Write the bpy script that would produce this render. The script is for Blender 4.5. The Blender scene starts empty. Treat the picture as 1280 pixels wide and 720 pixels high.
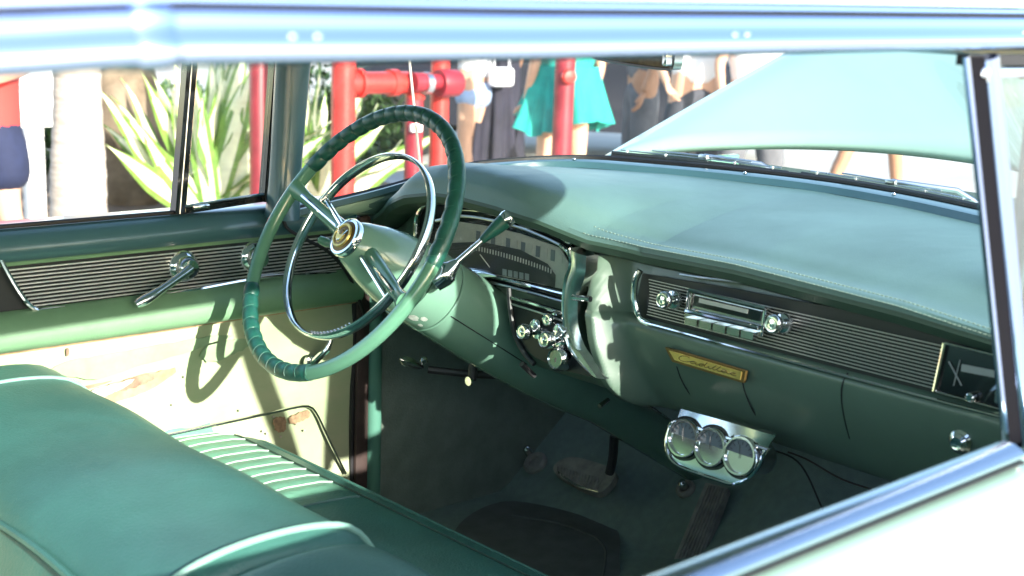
import bpy, bmesh, math, random
import numpy as np
from mathutils import Vector, Matrix, Quaternion
random.seed(7); rng = np.random.RandomState(5)
S = bpy.context.scene
C = bpy.context.collection
V = Vector
PI = math.pi

# ------------------------------------------------------------------ camera
AX = np.array([[0.73809966, 0.11247614, -0.66525034],
               [-0.67371985, 0.17577331, -0.71777804],
               [0.03620035, 0.97798408, 0.20551563]])      # car axes in camera space
# re-orthonormalise
AX[0] /= np.linalg.norm(AX[0]); AX[1] -= AX[0]*(AX[0]@AX[1]); AX[1] /= np.linalg.norm(AX[1]); AX[2] = np.cross(AX[0], AX[1])
FPX = 1662.0
CAM = np.array([0.0, -1.42, 1.443])
cam = bpy.data.cameras.new('camera'); camo = bpy.data.objects.new('camera', cam); C.objects.link(camo)
M = Matrix([list(AX[0]) + [CAM[0]], list(AX[1]) + [CAM[1]], list(AX[2]) + [CAM[2]], [0, 0, 0, 1]])
camo.matrix_world = M
SK = .095
cam.sensor_width = 36; cam.lens = FPX/1280*36; cam.clip_start = 0.02; cam.clip_end = 2000
cam.dof.use_dof = True; cam.dof.focus_distance = 2.45; cam.dof.aperture_fstop = 5.6
S.camera = camo

def at(px, py, **k):
    """point of the car where the line of sight through a pixel meets the plane x=, y= or z= """
    r = AX @ np.array([px-640, -(py-360), -FPX]); (a, v), = k.items(); i = 'xyz'.index(a)
    if a == 'x' and 1.5 < v < 1.63 and px > 795 and py > 300:      # passenger half of the dash curves towards the seats
        n = np.array([1, -SK, 0.]); return V(CAM + r*((v-CAM@n)/(r@n)))
    return V(CAM + r*((v-CAM[i])/r[i]))
def atp(px, py, p0, n):
    r = AX @ np.array([px-640, -(py-360), -FPX]); n = np.array(n); t = ((np.array(p0)-CAM)@n)/(r@n)
    return V(CAM + r*t)

# ------------------------------------------------------------------ materials
def mat(name, col, rough=.5, metal=0., spec=.5, coat=0., var=0., vscale=8., bump=0., bscale=60., col2=None, sheen=0., stretch=None, detail=6., rvar=0., wr=0., wrs=7.):
    m = bpy.data.materials.new(name); m.use_nodes = True
    nt = m.node_tree; b = nt.nodes['Principled BSDF']
    b.inputs['Base Color'].default_value = (*col, 1); b.inputs['Roughness'].default_value = rough
    b.inputs['Metallic'].default_value = metal; b.inputs['Specular IOR Level'].default_value = spec
    b.inputs['Coat Weight'].default_value = coat; b.inputs['Coat Roughness'].default_value = .05
    tc = nt.nodes.new('ShaderNodeTexCoord')
    src = tc.outputs['Object']
    if stretch:
        mp = nt.nodes.new('ShaderNodeMapping'); mp.inputs['Scale'].default_value = stretch
        nt.links.new(src, mp.inputs[0]); src = mp.outputs[0]
    if var or col2 or rvar:
        n = nt.nodes.new('ShaderNodeTexNoise'); n.inputs['Scale'].default_value = vscale; n.inputs['Detail'].default_value = detail
        n.inputs['Roughness'].default_value = .6
        nt.links.new(src, n.inputs['Vector'])
        mx = nt.nodes.new('ShaderNodeMix'); mx.data_type = 'RGBA'
        c2 = col2 if col2 else tuple(c*(1-var) for c in col)
        c1 = col if col2 else tuple(min(1, c*(1+var)) for c in col)
        mx.inputs[6].default_value = (*c1, 1); mx.inputs[7].default_value = (*c2, 1)
        rp = nt.nodes.new('ShaderNodeValToRGB'); rp.color_ramp.elements[0].position = .35; rp.color_ramp.elements[1].position = .65
        nt.links.new(n.outputs['Fac'], rp.inputs[0]); nt.links.new(rp.outputs[0], mx.inputs[0])
        if var or col2: nt.links.new(mx.outputs[2], b.inputs['Base Color'])
        if rvar:
            mr = nt.nodes.new('ShaderNodeMapRange'); mr.inputs[3].default_value = max(0, rough-rvar); mr.inputs[4].default_value = rough+rvar
            nt.links.new(n.outputs['Fac'], mr.inputs[0]); nt.links.new(mr.outputs[0], b.inputs['Roughness'])
    if bump:
        n2 = nt.nodes.new('ShaderNodeTexNoise'); n2.inputs['Scale'].default_value = bscale; n2.inputs['Detail'].default_value = 4
        nt.links.new(src, n2.inputs['Vector'])
        bp = nt.nodes.new('ShaderNodeBump'); bp.inputs['Strength'].default_value = bump; bp.inputs['Distance'].default_value = .002
        nt.links.new(n2.outputs['Fac'], bp.inputs['Height']); nt.links.new(bp.outputs[0], b.inputs['Normal'])
        if wr:
            n3 = nt.nodes.new('ShaderNodeTexNoise'); n3.inputs['Scale'].default_value = wrs; n3.inputs['Detail'].default_value = 3; n3.inputs['Distortion'].default_value = 1.2
            nt.links.new(tc.outputs['Object'], n3.inputs['Vector'])
            b3 = nt.nodes.new('ShaderNodeBump'); b3.inputs['Strength'].default_value = wr; b3.inputs['Distance'].default_value = .02
            nt.links.new(n3.outputs['Fac'], b3.inputs['Height']); nt.links.new(b3.outputs[0], bp.inputs['Normal'])
    return m
def glass(name, tint, ior=1.5, dust=.03):
    m = bpy.data.materials.new(name); m.use_nodes = True; nt = m.node_tree
    for n in list(nt.nodes):
        if n.type != 'OUTPUT_MATERIAL': nt.nodes.remove(n)
    out = nt.nodes[0]
    t = nt.nodes.new('ShaderNodeBsdfTransparent'); t.inputs[0].default_value = (*tint, 1)
    g = nt.nodes.new('ShaderNodeBsdfGlossy'); g.inputs['Roughness'].default_value = .02
    lw = nt.nodes.new('ShaderNodeLayerWeight'); lw.inputs[0].default_value = .5
    pw = nt.nodes.new('ShaderNodeMath'); pw.operation = 'POWER'; pw.inputs[1].default_value = 5
    f = nt.nodes.new('ShaderNodeMath'); f.operation = 'MULTIPLY_ADD'; f.inputs[1].default_value = .9; f.inputs[2].default_value = ((ior-1)/(ior+1))**2*1.3
    nt.links.new(lw.outputs['Facing'], pw.inputs[0]); nt.links.new(pw.outputs[0], f.inputs[0])
    mx = nt.nodes.new('ShaderNodeMixShader')
    nt.links.new(f.outputs[0], mx.inputs[0]); nt.links.new(t.outputs[0], mx.inputs[1]); nt.links.new(g.outputs[0], mx.inputs[2])
    df = nt.nodes.new('ShaderNodeBsdfDiffuse'); df.inputs[0].default_value = (.7, .68, .62, 1)
    tc = nt.nodes.new('ShaderNodeTexCoord'); nz = nt.nodes.new('ShaderNodeTexNoise'); nz.inputs['Scale'].default_value = 9; nz.inputs['Detail'].default_value = 8
    nt.links.new(tc.outputs['Object'], nz.inputs['Vector'])
    mr = nt.nodes.new('ShaderNodeMapRange'); mr.inputs[1].default_value = .35; mr.inputs[2].default_value = .75; mr.inputs[3].default_value = dust*.4; mr.inputs[4].default_value = dust*1.6
    nt.links.new(nz.outputs['Fac'], mr.inputs[0])
    m2 = nt.nodes.new('ShaderNodeMixShader'); nt.links.new(mr.outputs[0], m2.inputs[0]); nt.links.new(mx.outputs[0], m2.inputs[1]); nt.links.new(df.outputs[0], m2.inputs[2])
    nt.links.new(m2.outputs[0], out.inputs[0])
    return m
M_ = dict(
 paint=mat('mint_paint', (.36, .55, .45), .32, coat=.5, var=.03, vscale=1.5),
 inpaint=mat('interior_mint_paint', (.10, .25, .19), .33, coat=.4, var=.08, vscale=7, bump=.05, bscale=25, rvar=.06),
 dashpaint=mat('dash_green_paint', (.112, .172, .130), .38, coat=.3, var=.08, vscale=6, bump=.05, bscale=30, rvar=.06, wr=.03, wrs=9),
 colpaint=mat('column_mint_enamel', (.17, .32, .24), .25, coat=.7, var=.06, vscale=9, bump=.06, bscale=30),
 scuff=mat('scuffed_enamel', (.55, .6, .55), .5, var=.3, vscale=60),
 pad=mat('teal_pad_vinyl', (.105, .198, .192), .42, var=.08, vscale=5, bump=.3, bscale=420, rvar=.09, wr=.10, wrs=5),
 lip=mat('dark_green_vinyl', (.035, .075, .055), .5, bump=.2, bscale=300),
 seat=mat('teal_seat_vinyl', (.050, .165, .137), .36, var=.16, vscale=4, bump=.5, bscale=260, rvar=.10, wr=.14, wrs=5),
 piping=mat('seat_piping', (.22, .42, .35), .4),
 rib=mat('ribbed_trim_metal', (.80, .81, .80), .42, .85),
 pleat=mat('pleated_mint_vinyl', (.15, .36, .25), .42, var=.14, vscale=9, bump=.35, bscale=240, wr=.15, wrs=14),
 welt=mat('pale_welt', (.46, .62, .50), .4),  # pale vinyl welt; the sunlit shine on the ridges is painted into its colour
 roll=mat('door_roll_vinyl', (.16, .30, .17), .4, var=.10, vscale=6, bump=.2, bscale=240, rvar=.08, wr=.12, wrs=9),
 sill=mat('door_sill_paint', (.045, .115, .135), .3, coat=.4, var=.06, vscale=5, bump=.05, bscale=20),
 cream=mat('faded_mint_door_vinyl', (.36, .45, .26), .5, var=.06, vscale=5, col2=(.45, .49, .31), bump=.3, bscale=22, stretch=(1, 1, 2.4), wr=.25, wrs=6),
 tear=mat('torn_vinyl_backing', (.28, .19, .13), .8, var=.35, vscale=40),
 tearlight=mat('lifted_vinyl', (.45, .40, .36), .6, var=.25, vscale=40),
 rust=mat('rust_stain', (.34, .22, .13), .8, var=.35, vscale=90),
 chrome=mat('chrome', (.88, .89, .90), .07, 1., rvar=.03, vscale=30),
 rail=mat('rail_bright_metal', (.58, .68, .93), .11, 1., rvar=.03, vscale=40),  # blue of the mirrored sky is tinted into the metal's base colour
 beltmetal=mat('belt_brushed_metal', (.42, .48, .56), .2, 1., rvar=.05, vscale=30),
 stitch=mat('stitch_thread', (.30, .40, .34), .6),
 chromeworn=mat('worn_chrome', (.72, .72, .70), .16, 1., var=.12, vscale=50, rvar=.1),
 satin=mat('satin_chrome', (.68, .70, .71), .3, 1., var=.08, vscale=25, rvar=.08),
 ribdark=mat('groove_black', (.012, .016, .018), .45),
 black=mat('black_rubber', (.012, .012, .014), .5, bump=.2, bscale=200),
 blackgloss=mat('black_gloss', (.01, .012, .014), .12, coat=.5),
 mat=mat('rubber_mat', (.14, .15, .15), .6, var=.15, vscale=20, bump=.3, bscale=120),
 pedal=mat('pedal_rubber', (.34, .32, .29), .7, var=.2, vscale=40, bump=.3, bscale=120),
 carpet=mat('dark_green_carpet', (.27, .35, .32), .95, var=.08, vscale=50, bump=.8, bscale=600, spec=.1),
 kick=mat('kick_panel_green', (.20, .25, .21), .8, var=.10, vscale=20, bump=.5, bscale=300, spec=.2),
 brown=mat('brown_weatherstrip', (.05, .032, .028), .7, var=.2, vscale=30),
 green=mat('wheel_wrap_leather', (.012, .085, .065), .36, coat=.1, var=.2, vscale=30, bump=.4, bscale=200),
 wrapl=mat('wrap_thread', (.05, .16, .12), .5),
 wheel=mat('wheel_plastic', (.10, .25, .165), .22, coat=.5, var=.06, vscale=15),
 gold=mat('gold_badge', (.62, .47, .14), .35, .6, var=.15, vscale=60),
 golddk=mat('engraved_script', (.16, .10, .03), .4, .5),
 gauge=mat('gauge_face_grey', (.36, .39, .40), .5, var=.04, vscale=40),
 dial=mat('dial_band_grey', (.50, .48, .42), .5, var=.08, vscale=60),
 fadedmint=mat('faded_mint_patch', (.27, .38, .22), .5, var=.1, vscale=30),
 tan=mat('tan_edge_vinyl', (.46, .30, .18), .6, var=.3, vscale=30),
 gaugetop=mat('gauge_face_slate', (.15, .17, .19), .4),
 gaugewhite=mat('gauge_face_white', (.88, .86, .86), .4),
 tick=mat('dial_marks', (.60, .60, .55), .5),
 tickdark=mat('dial_numerals', (.06, .06, .06), .5),
 head=mat('headliner', (.45, .52, .48), .8, var=.05),
 red=mat('red_pipe_paint', (.48, .035, .028), .42, coat=.15, var=.28, vscale=9, bump=.4, bscale=40, rvar=.12),
 channel=mat('felt_channel', (.005, .005, .007), .9, spec=.08),
 reddk=mat('dark_red_pipe_paint', (.24, .018, .03), .45, coat=.1, var=.25, vscale=8, bump=.3, bscale=40),
 white=mat('white_paint', (.80, .80, .78), .5, var=.05),
 trunk=mat('palm_trunk', (.48, .43, .36), .9, col2=(.33, .28, .23), vscale=9, bump=.7, bscale=40, stretch=(1, 1, 5)),
 rock=mat('boulder_stone', (.27, .21, .14), .9, col2=(.11, .08, .05), vscale=4, bump=.8, bscale=30),
 leafc=mat('leaf_cream', (.80, .79, .56), .45, var=.1, vscale=14),
 leafg=mat('leaf_green', (.15, .27, .05), .45, var=.25, vscale=14),
 leafd=mat('shrub_leaf', (.05, .10, .03), .5, var=.4, vscale=9),
 skin=mat('skin', (.62, .36, .24), .5, var=.06, vscale=12),
 skin2=mat('tanned_skin', (.42, .22, .13), .5, var=.06, vscale=12),
 hair=mat('brown_hair', (.06, .035, .02), .5, bump=.5, bscale=150),
 redshirt=mat('red_print_shirt', (.58, .05, .04), .8, col2=(.58, .05, .04), bump=.2),
 navy=mat('navy_cloth', (.012, .018, .05), .85, var=.2, bump=.2),
 teal=mat('teal_cloth', (.02, .34, .29), .85, var=.15, vscale=10, bump=.3),
 grey=mat('grey_cloth', (.13, .13, .145), .85, var=.25, vscale=6, bump=.2),
 dgrey=mat('charcoal_cloth', (.06, .06, .075), .85, var=.2, bump=.2),
 dark=mat('black_cloth', (.022, .02, .035), .85, var=.3, vscale=5, bump=.2),
 lblue=mat('pale_denim', (.34, .44, .64), .85, var=.12, vscale=20, bump=.2),
 wcloth=mat('white_cloth', (.80, .80, .82), .8, bump=.2),
 khaki=mat('khaki_cloth', (.55, .50, .42), .85, var=.1),
 shoe=mat('shoe', (.10, .08, .07), .6),
 concrete=mat('pale_concrete', (.56, .53, .49), .9, col2=(.46, .44, .40), vscale=.7, bump=.3, bscale=8, detail=10),
 soil=mat('planting_soil', (.26, .18, .11), .95, col2=(.16, .10, .06), vscale=6, bump=.8, bscale=20),
 cardark=mat('dark_car_paint', (.012, .013, .022), .6, spec=.25),
 glassdark=mat('dark_car_glass', (.015, .02, .025), .35, spec=.25),
 wall=mat('stucco_wall', (.62, .58, .52), .9, var=.05, vscale=2, bump=.5, bscale=40),
 tyre=mat('tyre', (.015, .015, .016), .8),
 engine=mat('engine_black', (.03, .03, .032), .5, var=.3, vscale=10),
)
M_['glass'] = glass('clear_window_glass', (.93, .965, .945), 1.45)
M_['lens'] = glass('gauge_lens', (.96, .97, .97), 1.25, dust=0.)

# ------------------------------------------------------------------ mesh helpers
class MB:
    def __init__(s): s.v = []; s.f = []; s.m = []; s.mats = []; s.mi = 0
    def mat(s, key):
        m = M_[key]
        if m not in s.mats: s.mats.append(m)
        s.mi = s.mats.index(m); return s
    def face(s, idx): s.f.append(idx); s.m.append(s.mi)
    def grid(s, rows, cu=False, cv=False, flip=False):
        """rows: list of equal-length point lists"""
        b = len(s.v); n = len(rows[0]); R = len(rows)
        for r in rows: s.v += [tuple(p) for p in r]
        for i in range(R if cu else R-1):
            for j in range(n if cv else n-1):
                a, c = i, (i+1) % R; d, e = j, (j+1) % n
                q = [b+a*n+d, b+a*n+e, b+c*n+e, b+c*n+d]
                s.face(q[::-1] if flip else q)
        return s
    def fan(s, pts):
        b = len(s.v); s.v += [tuple(p) for p in pts]; s.face(list(range(b, b+len(pts)))); return s
    def tube(s, path, r, n=10, closed=False, sx=1., up=None, cap=True):
        path = [V(p) for p in path]; N = len(path)
        rr = r if hasattr(r, '__len__') else [r]*N
        rows = []; nrm = None
        for i, p in enumerate(path):
            if closed: t = path[(i+1) % N]-path[i-1]
            else: t = path[min(i+1, N-1)]-path[max(i-1, 0)]
            if t.length < 1e-9: t = V((0, 0, 1))
            t.normalize()
            if up is not None: nrm = V(up) - t*V(up).dot(t)
            elif nrm is None:
                a = V((0, 0, 1)) if abs(t.z) < .9 else V((1, 0, 0)); nrm = a - t*a.dot(t)
            else: nrm = nrm - t*nrm.dot(t)
            nrm.normalize(); bi = t.cross(nrm)
            rows.append([p + nrm*(math.cos(2*PI*k/n)*rr[i]) + bi*(math.sin(2*PI*k/n)*rr[i]*sx) for k in range(n)])
        s.grid(rows, cu=closed, cv=True, flip=True)
        if not closed and cap: s.fan(rows[0]); s.fan(rows[-1][::-1])
        return s
    def lathe(s, prof, o, ax, n=24):
        """prof: (dist along axis, radius)"""
        ax = V(ax).normalized(); a = V((0, 0, 1)) if abs(ax.z) < .9 else V((1, 0, 0)); u = (a-ax*a.dot(ax)).normalized(); w = ax.cross(u); o = V(o)
        rows = [[o+ax*d+u*(r*math.cos(2*PI*k/n))+w*(r*math.sin(2*PI*k/n)) for k in range(n)] for d, r in prof]
        s.grid(rows, cv=True)
        if prof[0][1] > 1e-5: s.fan(rows[0][::-1])
        if prof[-1][1] > 1e-5: s.fan(rows[-1])
        return s
    def prism(s, pts, d):
        """polygon pts extruded by vector d"""
        d = V(d); p = [V(q) for q in pts]; q = [a+d for a in p]
        s.fan(p); s.fan(q[::-1]); s.grid([p, q], cv=True, flip=True); return s
    def box(s, c, sz, rot=None, bev=0.):
        c = V(c); hx, hy, hz = [a/2 for a in sz]; R = rot or Matrix.Identity(3)
        bm = bmesh.new(); bmesh.ops.create_cube(bm, size=1)
        for v in bm.verts: v.co = V((v.co.x*sz[0], v.co.y*sz[1], v.co.z*sz[2]))
        if bev: bmesh.ops.bevel(bm, geom=bm.edges[:], offset=bev, segments=2, affect='EDGES', profile=.5)
        b = len(s.v)
        for v in bm.verts: s.v.append(tuple(c + R @ v.co))
        bm.verts.index_update()
        for f in bm.faces: s.face([b+v.index for v in f.verts])
        bm.free(); return s
    def build(s, name, parent=None, smooth=True, angle=35, bevel=0., solid=0., loc=None):
        me = bpy.data.meshes.new(name); me.from_pydata(s.v, [], s.f)
        for m in s.mats: me.materials.append(m)
        me.polygons.foreach_set('material_index', s.m); me.validate(); me.update()
        bm = bmesh.new(); bm.from_mesh(me)
        bmesh.ops.remove_doubles(bm, verts=bm.verts, dist=1e-6)
        bmesh.ops.recalc_face_normals(bm, faces=bm.faces)
        bm.to_mesh(me); bm.free()
        if smooth: me.shade_smooth(); me.set_sharp_from_angle(angle=math.radians(angle))
        o = bpy.data.objects.new(name, me); C.objects.link(o)
        if parent is not None: o.parent = parent
        if loc is not None: o.location = loc
        if solid: md = o.modifiers.new('thickness', 'SOLIDIFY'); md.thickness = solid; md.offset = -1
        if bevel:
            md = o.modifiers.new('bevel', 'BEVEL'); md.width = bevel; md.segments = 2; md.limit_method = 'ANGLE'; md.angle_limit = math.radians(40); md.harden_normals = False
        return o
def cr(pts, n, closed=False):
    """Catmull-Rom resample to n points, even in arc length"""
    P = np.array([list(p) for p in pts], float)
    if closed: Q = np.vstack([P[-1], P, P[0], P[1]])
    else: Q = np.vstack([2*P[0]-P[1], P, 2*P[-1]-P[-2]])
    out = []
    for i in range(1, len(Q)-2):
        p0, p1, p2, p3 = Q[i-1:i+3]
        for t in np.linspace(0, 1, 14, endpoint=False):
            out.append(.5*((2*p1)+(-p0+p2)*t+(2*p0-5*p1+4*p2-p3)*t*t+(-p0+3*p1-3*p2+p3)*t**3))
    out.append(Q[-2]); out = np.array(out)
    L = np.r_[0, np.cumsum(np.linalg.norm(np.diff(out, axis=0), axis=1))]
    s = np.linspace(0, L[-1], n+1)[:-1] if closed else np.linspace(0, L[-1], n)
    return [V([float(np.interp(a, L, out[:, k])) for k in range(out.shape[1])]) if out.shape[1] == 3 else tuple(float(np.interp(a, L, out[:, k])) for k in range(out.shape[1])) for a in s]
def cru(pts, per):
    """Catmull-Rom with the same number of samples on every span (keeps neighbouring sections aligned)"""
    P = np.array([list(p) for p in pts], float); Q = np.vstack([2*P[0]-P[1], P, 2*P[-1]-P[-2]]); out = []
    for i in range(1, len(Q)-2):
        p0, p1, p2, p3 = Q[i-1:i+3]
        for t in np.linspace(0, 1, per, endpoint=False): out.append(.5*((2*p1)+(-p0+p2)*t+(2*p0-5*p1+4*p2-p3)*t*t+(-p0+3*p1-3*p2+p3)*t**3))
    out.append(Q[-2]); return out
def empty(name, loc=(0, 0, 0), rz=0): 
    o = bpy.data.objects.new(name, None); C.objects.link(o); o.location = loc; o.rotation_euler = (0, 0, rz); o.empty_display_size = .2; return o
def tag(o, label=None, cat=None, group=None, kind=None):
    if label: o['label'] = label
    if cat: o['category'] = cat
    if group: o['group'] = group
    if kind: o['kind'] = kind
    return o
ip = np.interp

# ================================================================== THE CAR
car = empty('vintage_car'); tag(car, 'mint green 1950s car seen through its open side window, hood raised, green interior', 'car')

# ---- curves shared by several parts
def xw(y): return float(ip(abs(y), [0, .3, .5, .65, .71, .74], [2.12, 2.08, 1.98, 1.77, 1.58, 1.42]))      # windshield base in plan
def zw(y): return float(ip(abs(y), [0, .3, .5, .59, .65, .68, .71, .74], [1.145, 1.144, 1.141, 1.133, 1.118, 1.094, 1.070, 1.042]))
wsb = cr([(xw(y), y, zw(y)) for y in [-.742, -.73, -.70, -.65, -.58, -.5, -.4, -.2, 0, .2, .4, .5, .58, .65, .70, .73, .742]], 64)
def xh(y): return float(ip(abs(y), [0, .3, .5, .62, .70], [1.72, 1.68, 1.60, 1.52, 1.445]))
wst = cr([(xh(y), y, float(ip(abs(y), [0, .5, .70], [1.475, 1.455, 1.42]))) for y in [-.70, -.66, -.6, -.5, -.3, 0, .3, .5, .6, .66, .70]], 64)

# ---- body shell
def side_profile(s, x):
    # (y, z) from belt down; s = -1 right, 1 left
    front = max(0, min(1, (x-1.75)/.9)); rear = max(0, min(1, (-x-.3)/1.2))
    zt = 1.035 - .135*front*(3-2*front)*front if front < 1 else .90
    zt -= .05*rear
    tap = 1 - .10*max(0, (x-3.0)/1.1)**2 - .08*max(0, (-x-1.4)/1.2)**2
    return [(s*.866*tap, zt+.003), (s*.875*tap, zt+.002), (s*.893*tap, zt-.012), (s*.917*tap, zt-.06), (s*.94*tap, zt-.16), (s*.945*tap, .70), (s*.95*tap, .60), (s*.945*tap, .42), (s*.92*tap, .26), (s*.86*tap, .23)]
body = None
def side_skin(mb, s, x0, x1, n=24):
    rows = [[(x, y, z) for y, z in cr(side_profile(s, x), 22)] for x in np.linspace(x0, x1, n)]
    mb.grid(rows)
b = MB().mat('paint')
for s in (-1, 1):
    side_skin(b, s, 1.64, 4.05, 30); side_skin(b, s, -2.6, .12, 30)
    # fender top inner flange
    b.grid([[(x, s*.862*(1-.10*max(0, (x-3.0)/1.1)**2), side_profile(s, x)[0][1]), (x, s*.80, side_profile(s, x)[0][1]+.004), (x, s*.76, side_profile(s, x)[0][1]-.02)] for x in np.linspace(2.2, 4.05, 20)])
    b.grid([[(x, s*.862, side_profile(s, x)[0][1]), (x, s*.80, side_profile(s, x)[0][1]+.008), (x, s*.745, side_profile(s, x)[0][1]+.002)] for x in np.linspace(1.64, 2.2, 8)])
# cowl panel ahead of the windshield
b.grid([[p+V((.012, 0, -.006)) for p in wsb], [p+V((.10, 0, -.012)) for p in wsb], [V((2.30, p.y, min(1.12, p.z-.02)-.02)) if abs(p.y) < .6 else V((max(2.0, p.x+.3), p.y*1.12, .99)) for p in wsb]])
# nose and tail
b.grid([[(4.05+.10*math.cos(a), y*.86, .25+.62*t) for y in np.linspace(-1, 1, 20) for a in [PI/2*abs(y)]] for t in np.linspace(0, 1, 6)])
b.grid([[(-2.6, y*.87, .25+.70*t) for y in np.linspace(-1, 1, 12)] for t in np.linspace(0, 1, 5)])
# rear deck
b.grid([[(x, y*.87, .985-.06*max(0, (-x-1.6))**1.5+.05*(1-y*y)) for y in np.linspace(-1, 1, 16)] for x in np.linspace(-2.6, -1.2, 12)])
# parcel area sides + quarter (C) pillars
for s in (-1, 1):
    b.grid([cr([(-.75, s*.765, 1.40), (-.95, s*.74, 1.34), (-1.25, s*.72, 1.20), (-1.55, s*.74, 1.03)], 12), cr([(-.45, s*.775, 1.40), (-.55, s*.79, 1.25), (-.62, s*.83, 1.12), (-.64, s*.862, 1.03)], 12)])
body = b.build('body', car, solid=.006)
for x in (3.15, -1.75):
    for s in (-1, 1):
        w = MB()
        w.mat('tyre').lathe([(-.10, .20), (-.10, .34), (-.08, .37), (.06, .37), (.085, .34), (.085, .2)], (x, s*.86, .37), (0, s, 0), 40)
        w.mat('white').lathe([(.086, .215), (.091, .24), (.091, .30), (.086, .315)], (x, s*.86, .37), (0, s, 0), 40)
        w.mat('chrome').lathe([(.07, .21), (.10, .19), (.105, .12), (.125, .08), (.13, .001)], (x, s*.86, .37), (0, s, 0), 40)
        w.build('wheel', body)

# bumpers
bb = MB().mat('chrome')
bb.tube(cr([(3.9, -.98, .45), (4.15, -.85, .45), (4.27, -.4, .45), (4.28, 0, .45), (4.27, .4, .45), (4.15, .85, .45), (3.9, .98, .45)], 40), .07, 12)
bb.build('bumper', body)
# engine block low in the bay
e = MB().mat('engine')
e.box((3.0, 0, .62), (.9, .55, .35), bev=.04).lathe([(0, .02), (0, .19), (.03, .2), (.09, .2), (.12, .15), (.12, .02)], (2.95, 0, .76), (0, 0, 1), 28)
e.grid([[(2.33, y, z) for y in (-.80, .80)] for z in (.35, 1.09)])
e.build('engine', body)

# ---- hood, raised
def hz(y): return 1.192 - .072*(y/.75)**2
h = MB().mat('paint')
rows = []
for t in np.linspace(0, 1, 22):
    row = []
    for u in np.linspace(-1, 1, 37):
        y = u*(.755-.05*t*t); xr = 2.46 - .19*abs(u)**2.2
        xx = xr + t*(4.0-xr); zz = hz(y) + (xx-xr)*.372 - .035*t*t - .02*max(0, abs(u)-.86)/.14 + .012*math.exp(-((u)/.10)**2)*t
        row.append((xx, y, zz))
    rows.append(row)
h.grid(rows)
ho = h.build('hood', car, solid=.018); ho['label'] = 'raised mint green hood'
for s in (-.45, .45):
    MB().mat('inpaint').box((2.36, s, 1.06), (.10, .02, .16), bev=.004).build('hinge', ho)

# ---- roof
r = MB().mat('paint')
def roofpt(x, u, dz=0):
    fz = 1.0 - .0*x
    w_ = .775
    zc = 1.555 - .10*max(0, (x-1.0)/.75)**2 - .16*max(0, (-x-.2)/.75)**2
    ze = 1.448 - .030*max(0, (x-1.0)/.7)**2 - .05*max(0, (-x-.1)/.65)**1.5
    a = abs(u)
    z = ze + (zc-ze)*math.sqrt(max(0, 1-a**2.6))
    return (x, u*w_, z+dz)
def roofx(t, u): 
    f_ = xh(u*.72)+.02
    bk = -.85 + .12*u*u
    return bk + t*(f_-bk)
U = [math.sin(a)*1.0 for a in np.linspace(-PI/2, PI/2, 41)]
r.grid([[roofpt(roofx(t, u), u) for u in U] for t in np.linspace(0, 1, 26)])
roof = r.build('roof', car)
rr_ = MB().mat('head')
rr_.grid([[(p[0], p[1]*.975, p[2]-.028) for p in [roofpt(roofx(t, u)-.01, u) for u in U]] for t in np.linspace(0.01, .99, 20)])
rr_.build('headliner', roof)
# drip rail, right and left: stacked chrome mouldings
for s in (-1, 1):
    d = MB()
    def zr(x): return float(ip(x, [-.85, -.3, .0, .246, .306, .33, .568, .869, 1.227, 1.50], [1.335, 1.372, 1.392, 1.4025, 1.4065, 1.4075, 1.4105, 1.4165, 1.423, 1.420]))
    def yr(x): return s*(.80 - .05*max(0, x-1.1)**2)
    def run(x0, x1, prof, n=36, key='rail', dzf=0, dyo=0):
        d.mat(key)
        rows = []
        for x in np.linspace(x0, x1, n):
            rows.append([(x, yr(x)+s*(y+dyo), zr(x)+z+dzf) for y, z in prof])
        d.grid(rows, cv=True)
        d.fan(rows[0]); d.fan(rows[-1][::-1])
    main = [(-.055, .001), (-.02, -.0003), (.0, .0000), (.0095, .0012), (.0140, .0040), (.0158, .0078), (.0152, .0115), (.0130, .0155), (.0105, .0195), (.0092, .0230), (.0088, .0262), (.0075, .0285), (.0045, .0299), (-.006, .0302), (-.055, .0302)]
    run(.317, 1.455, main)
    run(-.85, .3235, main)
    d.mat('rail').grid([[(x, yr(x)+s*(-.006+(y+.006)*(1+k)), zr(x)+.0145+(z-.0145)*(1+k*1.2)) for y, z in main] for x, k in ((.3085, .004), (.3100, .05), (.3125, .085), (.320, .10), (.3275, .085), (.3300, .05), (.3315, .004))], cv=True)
    run(-.85, 1.455, [(-.05, .0300), (.0035, .0300), (.0035, .0318), (-.05, .0318)], key='ribdark')
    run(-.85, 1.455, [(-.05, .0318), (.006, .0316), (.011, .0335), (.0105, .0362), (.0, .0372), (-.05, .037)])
    run(-.85, 1.455, [(-.05, .0372), (.001, .0373), (.001, .0385), (-.05, .0385)], key='ribdark')
    run(-.85, 1.455, [(-.05, .0385), (.003, .0387), (.002, .045), (-.008, .056), (-.05, .072)], key='paint')
    for x in (.398, .414, .772, .786, 1.20):
        d.mat('chrome').lathe([(0, .0022), (.0009, .0019), (.0014, .0006)], (x, yr(x)+s*.0122, zr(x)+.0165), (0, s, .5), 12)
    d.build('drip_rail', roof)
# header and side inner rails
hd = MB().mat('sill')
hd.tube([p+V((-.015, 0, -.012)) for p in wst], .022, 10)
for s in (-1, 1):
    hd.tube(cr([(1.43, s*.72, 1.412), (1.2, s*.735, 1.428), (.6, s*.74, 1.434), (0, s*.74, 1.43), (-.6, s*.74, 1.39)], 24), .013, 8)
hd.build('window_header', roof)
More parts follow.
